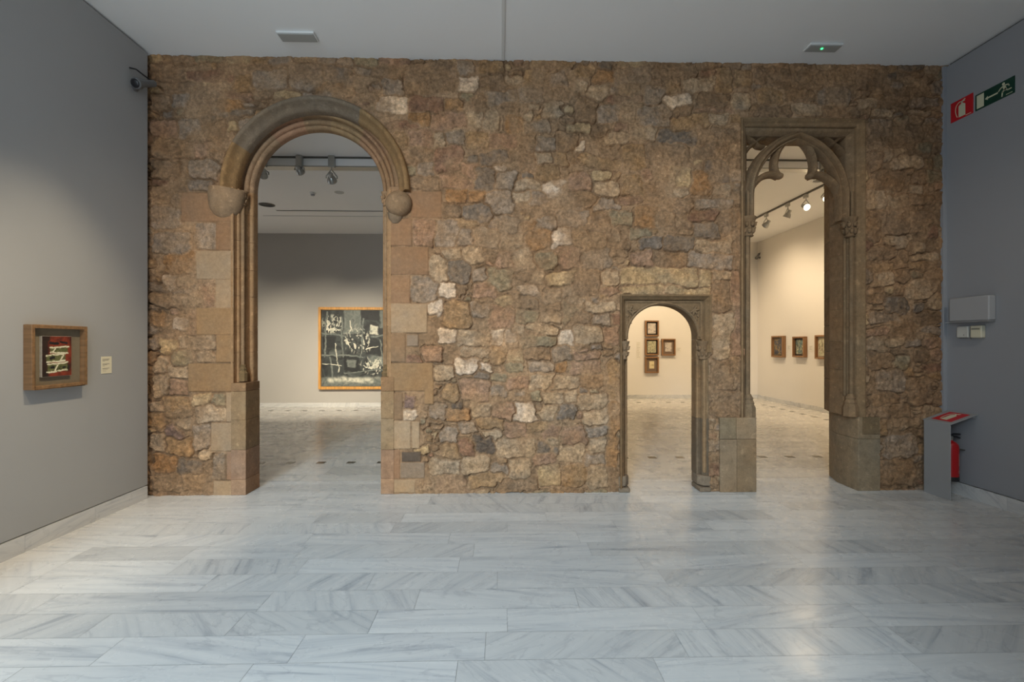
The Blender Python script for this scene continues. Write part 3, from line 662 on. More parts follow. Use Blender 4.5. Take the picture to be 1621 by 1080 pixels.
# ---------------------------------------------------------------- carved doorways
def dc(r, g, b, k=1.0):
    j = random.uniform(0.90, 1.08) * k
    w = random.uniform(-0.03, 0.03)
    return (lin(r) * 1.21 * j * (1 + w), lin(g) * 1.08 * j, lin(b) * 0.99 * j * (1 - w), 1)
def rolled(cx, cy, r, a0, a1, n=6):
    return [(cx + r * math.cos(math.radians(a0 + (a1 - a0) * i / n)), cy + r * math.sin(math.radians(a0 + (a1 - a0) * i / n))) for i in range(n + 1)]
def leafy(mb, c, r, h, nleaf=7, depth=1.0):
    """a worn carved capital: bell, rim slab and curled leaves"""
    M = Matrix.Translation(c)
    mb.lathe([(r * 0.62, 0), (r * 0.72, h * 0.04), (r * 0.60, h * 0.10), (r * 0.62, h * 0.35), (r * 0.80, h * 0.65), (r * 0.98, h * 0.86), (r * 1.02, h * 0.88), (r * 1.05, h), (0.001, h)], 16, M)
    for row, (zz, k) in enumerate(((0.30, 0.80), (0.62, 1.0))):
        for i in range(nleaf):
            a = 2 * PI * (i + 0.5 * row) / nleaf
            p = Vector((c[0] + math.cos(a) * r * k * 0.86, c[1] + math.sin(a) * r * k * 0.86, c[2] + h * zz))
            q = r * random.uniform(0.24, 0.34)
            mb.blob(p, (q, q, q * 1.5), 8, 6)
            mb.blob(p + Vector((math.cos(a) * q * 0.7, math.sin(a) * q * 0.7, q * 0.9)), (q * 0.6, q * 0.6, q * 0.5), 8, 6)

# ---- the round arch
d1 = thing('door_1', 'wide round-headed doorway with moulded hood, grey gallery beyond', 'doorway', (DOOR1_CX, 0, 0), kind='structure')
def rel(o, root):
    o.parent = root; o.matrix_parent_inverse = Matrix.Translation(-Vector(root.location)); return o
inner = [(0.71, 0.285), (0.71, 0.222), (0.713, 0.204), (0.724, 0.190), (0.740, 0.183), (0.752, 0.188), (0.756, 0.200), (0.760, 0.176), (0.770, 0.163), (0.786, 0.160), (0.802, 0.168), (0.808, 0.186), (0.814, 0.186), (0.818, 0.160)] + rolled(0.838, 0.128, 0.019, 180, 360) + [(0.861, 0.124), (0.865, 0.085), (0.885, 0.06), (0.92, 0.05), (0.92, 0.285)]
inner = [(r - 0.009, y) for r, y in inner]
cols = [(128, 106, 82), (130, 106, 84), (132, 112, 84), (120, 102, 80), (132, 106, 86), (126, 106, 84), (124, 106, 86)]
mb = MB()
cuts = [0, 27, 52, 79, 101, 128, 155, 180]
for i in range(7):
    mb.color(dc(*cols[i]))
    mb.sweep(arc(DOOR1_CX, DOOR1_SZ, 1.0, cuts[i] + 0.06, cuts[i + 1] - 0.06, 10), [(-(r - 1.0), y) for (r, y) in inner])
for sd in (-1, 1):      # bed stones under the springing
    mb.color(dc(124, 104, 82)); mb.box((DOOR1_CX + sd * 0.815, 0.02, 3.185), (DOOR1_CX + sd * 0.935, 0.285, 3.262))
rel(mb.build('archivolt', DRESSED, angle=50), d1)
hood = [(0.852, 0.10), (0.855, 0.030), (0.866, 0.004), (0.884, -0.006), (0.902, -0.022), (0.918, -0.046), (0.930, -0.074), (0.938, -0.086), (0.954, -0.092), (0.970, -0.084), (0.981, -0.064), (0.984, -0.04), (0.975, 0.06)]
mb = MB()
for i in range(6):
    mb.color(dc(*((104, 96, 84) if i in (2, 3, 4) else (118, 98, 70))))
    mb.sweep(arc(HOOD_CX, HOOD_SZ, 1.0, 30 * i + 0.1, 30 * i + 29.9, 10), [(-(r - 1.0), y) for (r, y) in hood])
rel(tag(mb.build('hood_mould', DRESSED, angle=50), 'projecting rounded hood above the arch'), d1)
jprof = [(0.71, 0.285), (0.71, 0.218)] + rolled(0.735, 0.205, 0.024, 170, 340) + [(0.764, 0.192), (0.768, 0.150), (0.782, 0.135), (0.786, 0.085)] + rolled(0.803, 0.060, 0.015, 180, 330) + [(0.820, 0.030), (0.824, -0.008), (0.845, -0.008), (0.845, 0.285)]
jprof = [(r - 0.009, y) for r, y in jprof]
for side in (-1, 1):
    mb = MB(); zs = [1.18 if side < 0 else 1.24, 1.50, 1.78, 2.10, 2.39, 2.69, 2.985, DOOR1_SZ]
    for a, c in zip(zs[:-1], zs[1:]):
        mb.color(dc(134, 110, 82))
        mb.prism([(DOOR1_CX + side * r, y) for (r, y) in jprof], a + 0.0015, c - 0.0015, 'xy')
    mb.color(dc(110, 92, 70)); mb.prism([(DOOR1_CX + side * r, y) for (r, y) in ((0.706, 0.28), (0.706, 0.222), (0.735, 0.200), (0.764, 0.190), (0.785, 0.12), (0.832, 0.0), (0.832, 0.28))], zs[0], zs[-1], 'xy')
    rel(mb.build('jamb', DRESSED, angle=50), d1)
    sx = DOOR1_CX + side * 0.762
    mb = MB().color(dc(126, 106, 82)); mb.lathe([(0.019, 1.36), (0.019, 3.08)], 14, Matrix.Translation((sx, 0.090, 0)))
    rel(mb.build('shaft', DRESSED), d1)
    mb = MB().color(dc(104, 90, 66)); M = Matrix.Translation((sx, 0.090, 0))
    mb.lathe([(0.046, 1.19), (0.046, 1.265), (0.052, 1.275), (0.040, 1.29), (0.034, 1.305), (0.042, 1.32), (0.030, 1.335), (0.024, 1.35), (0.03, 1.358), (0.02, 1.37)], 8, M)
    rel(mb.build('shaft_base', DRESSED, angle=30), d1)
    mb = MB().color(dc(124, 106, 84)); leafy(mb, (sx, 0.085, 3.07), 0.048, 0.15, 5)
    rel(mb.build('capital', DRESSED, angle=60), d1)
    # plinth blocks
    if side < 0: xa, xb, blocks = -2.83, -2.677, [0, 0.165, 0.475, 0.79, 1.09, 1.18]
    else: xa, xb, blocks = -1.268, -1.13, [0, 0.165, 0.47, 0.80, 1.09, 1.24]
    pc = [(138, 114, 92), (134, 110, 90), (128, 110, 86), (126, 107, 82), (122, 99, 74)]
    mb = MB()
    for k in range(5):
        mb.color(dc(*pc[k])); mb.box((xa, -0.012, blocks[k] + 0.001), (xb, 0.285, blocks[k + 1] - 0.001))
    rel(mb.build('plinth', DRESSED, bevel=0.004), d1)
# hood stops
mb = MB().color(dc(122, 107, 88))
pc = at_y(353, 306, -0.03)
prof = []
mb.lathe([(0.001, -0.262), (0.055, -0.255), (0.105, -0.222), (0.148, -0.165), (0.172, -0.095), (0.182, -0.02), (0.186, 0.0), (0.186, 0.055), (0.001, 0.057)], 26,
         Matrix.Translation((pc.x, 0.045, pc.z)) @ Matrix.Rotation(math.radians(7), 4, 'Y') @ Matrix.Diagonal((1.0, 0.82, 1, 1)))
rel(tag(mb.build('hood_stop', DRESSED, angle=40), 'rounded bracket under the left end of the hood'), d1)
mb = MB().color(dc(114, 100, 82))
pc = at_y(630.5, 321.5, -0.05)
mb.blob((pc.x, -0.03, pc.z), (0.140, 0.115, 0.134), 24, 16)
mb.color(dc(108, 98, 84)); mb.lathe([(0.04, -0.20), (0.07, -0.165), (0.09, -0.09)], 14, Matrix.Translation((pc.x - 0.04, 0.02, pc.z)))
rel(tag(mb.build('hood_stop', DRESSED, angle=50), 'worn stone ball under the right end of the hood'), d1)

# ---- the small doorway
d2 = thing('door_2', 'small carved doorway with a low rounded head in a square frame', 'doorway', (1.757, 0, 0), kind='structure')
CX2, HW2, SZ2, RISE2 = 1.757, 0.379, 1.665, 0.348
cc2 = (120, 101, 77)
plan = [(0.379, 0.225), (0.379, 0.115)] + rolled(0.397, 0.100, 0.019, 200, 330) + [(0.420, 0.088), (0.424, 0.05)] + [(0.470, 0.020), (0.474, 0.03), (0.497, 0.03), (0.497, 0.225)]
for side in (-1, 1):
    mb = MB(); zs = [0.17, 0.62, 1.12, 1.40, 1.64] if side < 0 else [0.17, 0.78, 1.20, 1.43, 1.64]
    for i, (a, c) in enumerate(zip(zs[:-1], zs[1:])):
        mb.color(dc(*((98, 88, 74) if (side > 0 and i == 0) else cc2)))
        mb.prism([(CX2 + side * r, y) for (r, y) in plan], a + 0.001, c - 0.001, 'xy')
    rel(mb.build('jamb', DRESSED, angle=50), d2)
    mb = MB().color(dc(*cc2)); sx = CX2 + side * 0.445
    mb.lathe([(0.021, 0.20), (0.021, 1.44)], 14, Matrix.Translation((sx, 0.035, 0)))
    rel(mb.build('shaft', DRESSED), d2)
    mb = MB().color(dc(114, 98, 78)); leafy(mb, (sx - side * 0.012, 0.045, 1.42), 0.062, 0.20, 6)
    rel(mb.build('capital', DRESSED, angle=60), d2)
    mb = MB().color(dc(116, 106, 92))
    mb.box((CX2 + side * 0.376, -0.022, 0), (CX2 + side * 0.498, 0.225, 0.05))
    mb.prism([(CX2 + side * 0.376, 0.225), (CX2 + side * 0.376, 0.06), (CX2 + side * 0.42, 0.0), (CX2 + side * 0.497, -0.015), (CX2 + side * 0.497, 0.225)], 0.06, 0.17, 'xy')
    rel(mb.build('jamb_base', DRESSED, bevel=0.012), d2)
# square label frame
mb = MB().color(dc(110, 93, 70))
xa, xb, zt = D2X0 + 0.025, D2X1 - 0.025, D2TOP - 0.025
lp = [(-0.028, 0.10), (-0.026, 0.02), (-0.014, 0.006), (0.000, -0.006), (0.012, -0.026), (0.027, -0.030), (0.028, 0.10)]
mb.sweep([(xa, 0.04), (xa, zt), (xb, zt), (xb, 1.50)], lp)
rel(mb.build('label_mould', DRESSED, angle=40), d2)
# carved spandrels with the arch cut out
head = [(CX2 + HW2 * math.cos(a), SZ2 + RISE2 * (abs(math.sin(a)) ** 0.94)) for a in [PI * i / 40 for i in range(41)]]
mb = MB().color(dc(114, 97, 74))
mb.prism([(CX2 + HW2, 1.64), (xb, 1.64), (xb, zt), (xa, zt), (xa, 1.64), (CX2 - HW2, 1.64)] + head[::-1], 0.055, 0.225)
rel(mb.build('spandrel_panel', DRESSED, angle=40), d2)
mb = MB().color(dc(116, 98, 75))
mb.sweep(head, [(-0.034, 0.07), (-0.030, 0.042), (-0.014, 0.034), (-0.004, 0.046), (-0.001, 0.07), (-0.001, 0.10), (-0.034, 0.10)])
mb.sweep([(xa + 0.06, 1.64), (xa + 0.06, zt - 0.045), (xb - 0.06, zt - 0.045), (xb - 0.06, 1.64)], [(-0.010, 0.07), (-0.006, 0.04), (0.006, 0.04), (0.010, 0.07)])
rel(mb.build('arch_mould', DRESSED, angle=40), d2)
for side in (-1, 1):
    mb = MB().color(dc(112, 95, 73))
    cx, cz = CX2 + side * 0.335, 1.965
    for k in range(5):           # a sprig of carved leaves filling the corner
        a = math.radians(-150 + 52 * k)
        R = Matrix.Rotation(-a, 4, 'Y')
        mb.blob((cx + side * 0.028 * math.cos(a), 0.050, cz - 0.010 + 0.030 * math.sin(a)), (0.036, 0.026, 0.014), 10, 7, R)
    mb.blob((cx, 0.050, cz - 0.01), (0.014, 0.02, 0.014), 10, 7)
    for k in range(3):
        a = math.radians(-60 - 30 * k)
        mb.blob((cx + side * (0.045 - 0.012 * k), 0.052, cz - 0.07 - 0.035 * k), (0.022, 0.014, 0.012), 10, 7, Matrix.Rotation(-a * side, 4, 'Y'))
    rel(mb.build('carved_foliage', DRESSED, angle=60), d2)

# ---- the tall tracery doorway
d3 = thing('door_3', 'tall doorway with pointed trefoil tracery inside a square stone frame', 'doorway', (3.255, 0, 0), kind='structure')
CX3 = 3.255; cc3 = (116, 99, 77)
mb = MB().color(dc(118, 101, 78))
lx, rx, tz = 2.611, 3.899, 3.983
lp = [(-0.036, 0.10), (-0.034, 0.03), (-0.020, 0.010), (-0.008, 0.004), (0.006, -0.022), (0.020, -0.034), (0.034, -0.030), (0.036, 0.10)]
mb.sweep([(lx, 0.80), (lx, tz), (rx, tz), (rx, 0.80)], lp)
rel(mb.build('label_mould', DRESSED, angle=40), d3)
mb = MB()
ip = [(-0.034, 0.36), (-0.034, 0.120), (-0.028, 0.10), (-0.012, 0.088), (0.004, 0.062), (0.018, 0.052), (0.034, 0.05), (0.034, 0.36)]
for (a, c) in ((0.80, 1.30), (1.30, 1.62), (1.62, 1.98), (1.98, 2.30), (2.30, 2.58), (2.58, 2.95), (2.95, 3.40)):
    for (x, s) in ((2.671, 1), (3.838, -1)):
        mb.color(dc(*cc3)); mb.prism([(x - s * o, y) for (o, y) in ip], a + 0.001, c - 0.001, 'xy')
mb.color(dc(112, 96, 75)); mb.sweep([(2.671, 3.40), (2.671, 3.908), (3.838, 3.908), (3.838, 3.40)], ip)
rel(mb.build('inner_frame', DRESSED, angle=40), d3)
# pointed arch ribs
rib = [(-0.050, 0.19), (-0.050, 0.085), (-0.040, 0.070), (-0.026, 0.078), (-0.020, 0.050), (-0.011, 0.024), (0.0, 0.014), (0.011, 0.024), (0.020, 0.050), (0.026, 0.078), (0.040, 0.070), (0.050, 0.085), (0.050, 0.19)]
for side in (-1, 1):
    c = CX3 - side * 0.17
    a_end = math.degrees(math.acos(0.17 / 0.70))
    pts = arc(c, 3.20, 0.70, 0, a_end + 2.0, 20)
    if side < 0: pts = [(2 * c - x, z) for (x, z) in pts]
    pts = [(c + side * 0.70, 2.95)] + pts
    mb = MB().color(dc(*cc3)); mb.sweep(pts, rib)
    rel(mb.build('arch_rib', DRESSED, angle=40), d3)
    # trefoil cusping
    tr = [(-0.032, 0.20), (-0.032, 0.125), (-0.016, 0.10), (0.0, 0.085), (0.016, 0.10), (0.032, 0.125), (0.032, 0.20)]
    up = spline([(CX3 + side * x, z) for (x, z) in ((0.180, 3.455), (0.212, 3.50), (0.222, 3.59), (0.192, 3.71), (0.118, 3.82), (0.0, 3.925))], 7)
    lo = spline([(CX3 + side * x, z) for (x, z) in ((0.170, 3.448), (0.240, 3.470), (0.340, 3.450), (0.440, 3.375), (0.508, 3.26), (0.530, 3.12), (0.532, 2.96))], 7)
    mb = MB().color(dc(*cc3)); mb.sweep(up, tr); mb.sweep(lo, tr)
    mb.blob((CX3 + side * 0.170, 0.142, 3.448), (0.040, 0.058, 0.036), 14, 10)
    rel(mb.build('cusp', DRESSED, angle=40), d3)
    # small pierced spandrel in the corner
    sp = [(-0.019, 0.20), (-0.019, 0.13), (0.0, 0.10), (0.019, 0.13), (0.019, 0.20)]
    mb = MB().color(dc(106, 91, 71))
    for q in (((0.556, 3.885), (0.485, 3.850), (0.438, 3.812), (0.402, 3.782), (0.340, 3.772)), ((0.556, 3.700), (0.505, 3.765), (0.438, 3.812), (0.392, 3.852), (0.330, 3.878))):
        mb.sweep(spline([(CX3 + side * x, z) for (x, z) in q], 7), sp)
    mb.blob((CX3 + side * 0.438, 0.15, 3.812), (0.030, 0.045, 0.030), 12, 8)
    rel(mb.build('spandrel_tracery', DRESSED, angle=40), d3)
    # shafts, capitals, bases
    sx = CX3 + side * (0.572 if side > 0 else 0.575)
    mb = MB().color(dc(108, 93, 73)); M = Matrix.Translation((sx, 0.045, 0)); mb.lathe([(0.022, 1.02), (0.022, 2.78)], 14, M)
    mb.lathe([(0.015, 1.02), (0.015, 2.78)], 10, Matrix.Translation((CX3 + side * 0.535, 0.095, 0)))
    mb.lathe([(0.016, 2.95), (0.016, 3.25)], 10, Matrix.Translation((sx, 0.035, 0)))
    rel(mb.build('shaft', DRESSED), d3)
    mb = MB().color(dc(108, 93, 73)); leafy(mb, (CX3 + side * 0.560, 0.055, 2.755), 0.075, 0.215, 7)
    rel(mb.build('capital', DRESSED, angle=60), d3)
    mb = MB().color(dc(112, 96, 75))
    mb.lathe([(0.078, 0.80), (0.078, 0.90), (0.060, 0.935), (0.064, 0.95), (0.048, 0.985), (0.054, 1.0), (0.036, 1.03), (0.028, 1.045)], 8, Matrix.Translation((CX3 + side * 0.565, 0.05, 0)))
    rel(mb.build('shaft_base', DRESSED, angle=30), d3)
# plinths
mb = MB()
mb.color(dc(120, 105, 85)).box((2.345, -0.030, 0.0), (2.528, 0.30, 0.565)); mb.color(dc(116, 102, 82)).box((2.530, -0.030, 0.0), (2.740, 0.36, 0.567))
mb.color(dc(118, 106, 86)).box((2.345, -0.028, 0.569), (2.52, 0.30, 0.80)); mb.color(dc(124, 110, 90)).box((2.522, -0.030, 0.569), (2.740, 0.36, 0.80))
rel(mb.build('plinth', DRESSED, bevel=0.004), d3)
mb = MB()
pp = [(3.855, 0.0), (3.855, 0.31), (3.96, 0.598), (4.10, 0.598), (4.10, -0.018), (3.862, -0.018)]
for (a, c) in ((0, 0.56), (0.562, 0.80)): mb.color(dc(122, 112, 94)); mb.prism(pp, a, c, 'xy')
mb.color(dc(100, 90, 72)).box((3.90, -0.022, 0.61), (4.09, 0.1, 0.80))
# stepped blocks of the inner reveal above it
for (a, c) in ((0.80, 1.18), (1.18, 1.50), (1.50, 1.80), (1.80, 2.12), (2.12, 2.45), (2.45, 2.78), (2.78, 3.30), (3.30, 3.93)):
    mb.color(dc(112, 98, 78)); mb.prism([(3.803, 0.355), (3.90, 0.598), (4.05, 0.598), (4.05, 0.355)], a + 0.001, c - 0.001, 'xy')
rel(mb.build('plinth', DRESSED, bevel=0.004), d3)

# ---------------------------------------------------------------- pictures
def ramp(*cs):
    n = len(cs); return [(0.22 + 0.56 * i / (n - 1), rgb(*c, k=1.0)) for i, c in enumerate(cs)]
PAINT_BLUE = paint_mat('dark_blue_and_yellow_brushwork', ramp((40, 42, 52), (72, 74, 84), (52, 55, 66), (84, 84, 88), (150, 124, 74), (92, 56, 44)), 7.0, 6.0)
PAINT_TEAL = paint_mat('teal_and_black_brushwork', ramp((26, 28, 30), (70, 96, 100), (110, 140, 138), (40, 42, 40), (190, 190, 160), (60, 80, 60)), 9.0, 9.0, (1.4, 1, 0.8), 2.5)
PAINT_WHITE = paint_mat('pale_brushwork_with_dark_lines', ramp((60, 58, 50), (190, 178, 150), (150, 160, 130), (206, 194, 166), (120, 110, 90), (60, 70, 40)), 8.0, 12.0, (2.0, 1, 0.7), 2.5)
PAINT_YEL = paint_mat('ochre_green_brushwork', ramp((46, 44, 36), (150, 148, 118), (190, 184, 150), (120, 120, 96), (200, 194, 168)), 9.0, 15.0)
PAINT_LILAC = paint_mat('pale_lilac_brushwork', ramp((70, 64, 66), (176, 166, 158), (200, 190, 176), (140, 130, 130)), 9.0, 18.0)
PAINT_SAND = paint_mat('pale_sand_brushwork', ramp((130, 110, 70), (206, 190, 146), (214, 200, 160), (180, 160, 110)), 9.0, 21.0)

class Brush:
    """layers of loose paint: shapes with wobbly edges laid over each other in the picture's own x / z plane"""
    def __init__(self, name, wobble, wscale, seed):
        self.m = bpy.data.materials.new(name); self.m.use_nodes = True; self.nt = self.m.node_tree; self.L = self.nt.links.new
        self.b = self.nt.nodes['Principled BSDF']; self.b.inputs['Roughness'].default_value = 0.55
        tc = self.nt.nodes.new('ShaderNodeTexCoord'); self.co = tc.outputs['Object']
        n = self.noise(wscale, 3, seed, color=True)
        v = self.vm('SUBTRACT', n, (0.5, 0.5, 0.5)); v = self.vm('MULTIPLY', v, (wobble, wobble, wobble)); v = self.vm('ADD', v, self.co)
        sp = self.nt.nodes.new('ShaderNodeSeparateXYZ'); self.L(v, sp.inputs[0]); self.x, self.z = sp.outputs[0], sp.outputs[2]
        self.c = None
    def put(self, s, v):
        if hasattr(v, 'default_value') or hasattr(v, 'is_linked'): self.L(v, s)
        else: s.default_value = v
    def vm(self, op, a, c):
        n = self.nt.nodes.new('ShaderNodeVectorMath'); n.operation = op; self.put(n.inputs[0], a); self.put(n.inputs[1], c); return n.outputs[0]
    def f(self, op, a, c=0.0, d=0.0):
        n = self.nt.nodes.new('ShaderNodeMath'); n.operation = op; self.put(n.inputs[0], a); self.put(n.inputs[1], c); self.put(n.inputs[2], d); return n.outputs[0]
    def noise(self, scale, detail, seed, stretch=(1, 1, 1), color=False, dist=0.6):
        mp = self.nt.nodes.new('ShaderNodeMapping'); mp.inputs['Location'].default_value = (seed, seed * 1.3, seed * 0.7); mp.inputs['Scale'].default_value = stretch
        self.L(self.co, mp.inputs['Vector'])
        n = self.nt.nodes.new('ShaderNodeTexNoise'); n.inputs['Scale'].default_value = scale; n.inputs['Detail'].default_value = detail; n.inputs['Distortion'].default_value = dist
        self.L(mp.outputs[0], n.inputs['Vector']); return n.outputs['Color'] if color else n.outputs['Fac']
    def tones(self, fac, stops):
        r = self.nt.nodes.new('ShaderNodeValToRGB'); e = r.color_ramp.elements
        e[0].position, e[0].color = 0.30, rgb(*stops[0]); e[1].position, e[1].color = 0.70, rgb(*stops[-1])
        for i, c in enumerate(stops[1:-1]):
            q = e.new(0.30 + 0.40 * (i + 1) / (len(stops) - 1)); q.color = rgb(*c)
        self.L(fac, r.inputs[0]); return r.outputs[0]
    def edge(self, v, a, c):
        n = self.nt.nodes.new('ShaderNodeMapRange'); n.interpolation_type = 'SMOOTHSTEP'
        self.put(n.inputs[0], v); n.inputs[1].default_value = a; n.inputs[2].default_value = c; return n.outputs[0]
    def lay(self, mask, col):
        if self.c is None: self.c = col; return
        n = self.nt.nodes.new('ShaderNodeMix'); n.data_type = 'RGBA'; self.L(mask, n.inputs[0]); self.L(self.c, n.inputs[6]); self.L(col, n.inputs[7]); self.c = n.outputs[2]
    def box(self, x0, x1, z0, z1, s):
        a = self.f('MULTIPLY', self.edge(self.x, x0 - s, x0 + s), self.edge(self.x, x1 + s, x1 - s))
        c = self.f('MULTIPLY', self.edge(self.z, z0 - s, z0 + s), self.edge(self.z, z1 + s, z1 - s)); return self.f('MULTIPLY', a, c)
    def oval(self, cx, cz, rx, rz, s=0.25):
        a = self.f('POWER', self.f('ABSOLUTE', self.f('DIVIDE', self.f('SUBTRACT', self.x, cx), rx)), 2.0)
        c = self.f('POWER', self.f('ABSOLUTE', self.f('DIVIDE', self.f('SUBTRACT', self.z, cz), rz)), 2.0)
        return self.edge(self.f('ADD', a, c), 1 + s, 1 - s)
    def line(self, ax, az, bx, bz, w):
        """a brush line from a to b"""
        dx, dz = bx - ax, bz - az; l2 = dx * dx + dz * dz
        px, pz = self.f('SUBTRACT', self.x, ax), self.f('SUBTRACT', self.z, az)
        t = self.f('DIVIDE', self.f('ADD', self.f('MULTIPLY', px, dx), self.f('MULTIPLY', pz, dz)), l2)
        t = self.f('MINIMUM', self.f('MAXIMUM', t, 0.0), 1.0)
        qx = self.f('SUBTRACT', px, self.f('MULTIPLY', t, dx)); qz = self.f('SUBTRACT', pz, self.f('MULTIPLY', t, dz))
        return self.edge(self.f('SQRT', self.f('ADD', self.f('MULTIPLY', qx, qx), self.f('MULTIPLY', qz, qz))), w * 1.25, w * 0.7)
    def done(self):
        self.L(self.c, self.b.inputs['Base Color'])
        bp = self.nt.nodes.new('ShaderNodeBump'); bp.inputs['Strength'].default_value = 0.2; bp.inputs['Distance'].default_value = 0.003
        self.L(self.noise(60, 3, 2.0), bp.inputs['Height']); self.L(bp.outputs[0], self.b.inputs['Normal']); return self.m

# an invented abstract: layered cream and olive bands piled up on a red ground, dark at the left
k = Brush('red_green_cream_abstract', 0.022, 22, 3.0); OX = -0.012
k.lay(None, k.tones(k.noise(10, 4, 1.0), [(58, 26, 20), (112, 42, 26), (132, 54, 34), (88, 34, 24)]))
k.lay(k.edge(k.f('ADD', k.x, k.f('MULTIPLY', k.noise(9, 3, 5.0), 0.10)), OX - 0.005, OX - 0.04), k.tones(k.noise(14, 3, 7.0), [(24, 18, 16), (48, 30, 24), (30, 22, 18)]))
k.lay(k.box(OX + 0.05, OX + 0.12, -0.12, -0.06, 0.02), k.tones(k.noise(14, 3, 8.0), [(18, 16, 15), (36, 28, 24), (22, 18, 16)]))
green = k.tones(k.noise(26, 4, 9.0), [(38, 40, 22), (84, 88, 50), (106, 108, 68), (62, 66, 38)])
cream = k.tones(k.noise(44, 3, 6.0), [(130, 128, 96), (206, 200, 168), (222, 216, 190), (170, 164, 130)])
black = k.tones(k.noise(30, 3, 2.0), [(14, 13, 14), (30, 28, 32), (20, 18, 20)])
# three slanting fields of olive, each with its own cream rails, and loose dark dashes
for (x0, x1, z0, z1) in ((-0.085, 0.090, -0.118, -0.058), (-0.092, 0.070, -0.040, 0.014), (-0.060, 0.096, 0.034, 0.072)): k.lay(k.box(OX + x0, OX + x1, z0, z1, 0.008), green)
for (x0, z0, x1, z1) in ((-0.090, -0.124, 0.088, -0.112), (-0.086, -0.062, 0.092, -0.050), (-0.092, -0.044, 0.066, -0.034), (-0.094, 0.010, 0.074, 0.022), (-0.058, 0.034, 0.094, 0.026), (-0.060, 0.074, 0.100, 0.080), (-0.020, -0.110, 0.010, -0.066), (0.030, -0.030, 0.052, 0.010), (-0.036, 0.042, -0.014, 0.070)):
    k.lay(k.line(OX + x0, z0, OX + x1, z1, 0.0065), cream)
for (x0, z0, x1, z1) in ((-0.060, 0.112, 0.005, 0.104), (0.030, 0.120, 0.085, 0.110), (-0.050, -0.088, -0.030, -0.086), (0.050, -0.092, 0.070, -0.088), (-0.060, -0.014, -0.030, -0.010)):
    k.lay(k.line(OX + x0, z0, OX + x1, z1, 0.010), black)
PAINT_RED = k.done()

# an invented abstract in black, grey and white: posts and rails, pale flecks, flat blocks and a light band below
def Q(fx, fz): return (-1.2975 + fx * 1.876, 0.938 - fz * 1.876)
k = Brush('black_white_grey_abstract', 0.16, 3.2, 5.0)
k.lay(None, k.tones(k.noise(2.6, 5, 1.0), [(18, 20, 20), (36, 40, 40), (58, 63, 62), (28, 31, 31), (80, 85, 82)]))
mid = k.tones(k.noise(5, 4, 3.0), [(70, 75, 74), (112, 117, 110), (88, 94, 90), (134, 136, 126)])
pale = k.tones(k.noise(7, 4, 6.0), [(110, 114, 106), (176, 176, 160), (206, 202, 184), (140, 143, 132)])
dark = k.tones(k.noise(6, 3, 8.0), [(14, 15, 16), (30, 33, 34), (20, 22, 22)])
def bx(x0, x1, z0, z1, col, s=0.02):
    a, c = Q(x0, z1), Q(x1, z0); k.lay(k.box(a[0], c[0], a[1], c[1], s), col)
bx(0.30, 0.52, -0.1, 0.30, mid); bx(0.52, 0.78, -0.1, 0.12, dark); bx(0.78, 1.5, -0.1, 0.22, mid); bx(0.58, 1.0, 0.40, 0.58, dark); bx(0.62, 1.5, 0.60, 0.72, mid)
bx(0.02, 0.20, 0.34, 0.50, dark); bx(0.30, 0.50, 0.62, 0.80, dark); bx(0.34, 0.46, 0.66, 0.75, mid); bx(0.66, 0.76, 0.20, 0.31, pale)
flecks = k.edge(k.noise(7.5, 4, 4.0, (1.3, 1, 0.8), dist=1.5), 0.52, 0.58)
for (x, z, rx, rz) in ((0.48, 0.40, 0.34, 0.30), (0.74, 0.74, 0.40, 0.22), (0.16, 0.18, 0.26, 0.22), (1.10, 0.44, 0.40, 0.40)):
    e0 = Q(x, z); k.lay(k.f('MULTIPLY', flecks, k.oval(e0[0], e0[1], rx, rz, 0.5)), pale)
for q in ((0.08, 0.02, 0.05, 0.60), (0.27, 0.10, 0.30, 0.62), (0.0, 0.30, 0.34, 0.33), (0.0, 0.58, 0.58, 0.62), (0.56, 0.10, 0.53, 0.60), (0.30, 0.84, 0.80, 0.78), (0.12, 0.62, 0.16, 0.92), (0.68, 0.34, 0.98, 0.30), (0.42, 0.08, 0.58, 0.26), (0.78, 0.40, 0.82, 0.70), (0.90, 0.0, 0.94, 0.60)):
    a, c = Q(*q[:2]), Q(*q[2:]); k.lay(k.line(a[0], a[1], c[0], c[1], 0.019), mid)
for q in ((0.20, 0.44, 0.23, 0.82), (0.02, 0.70, 0.26, 0.73), (0.38, 0.14, 0.40, 0.34), (0.58, 0.50, 0.74, 0.47)):
    a, c = Q(*q[:2]), Q(*q[2:]); k.lay(k.line(a[0], a[1], c[0], c[1], 0.013), pale)
bx(-0.1, 1.5, 0.88, 1.1, mid, 0.04); bx(0.10, 0.70, 0.90, 0.95, pale, 0.04)
PAINT_MONO = k.done()

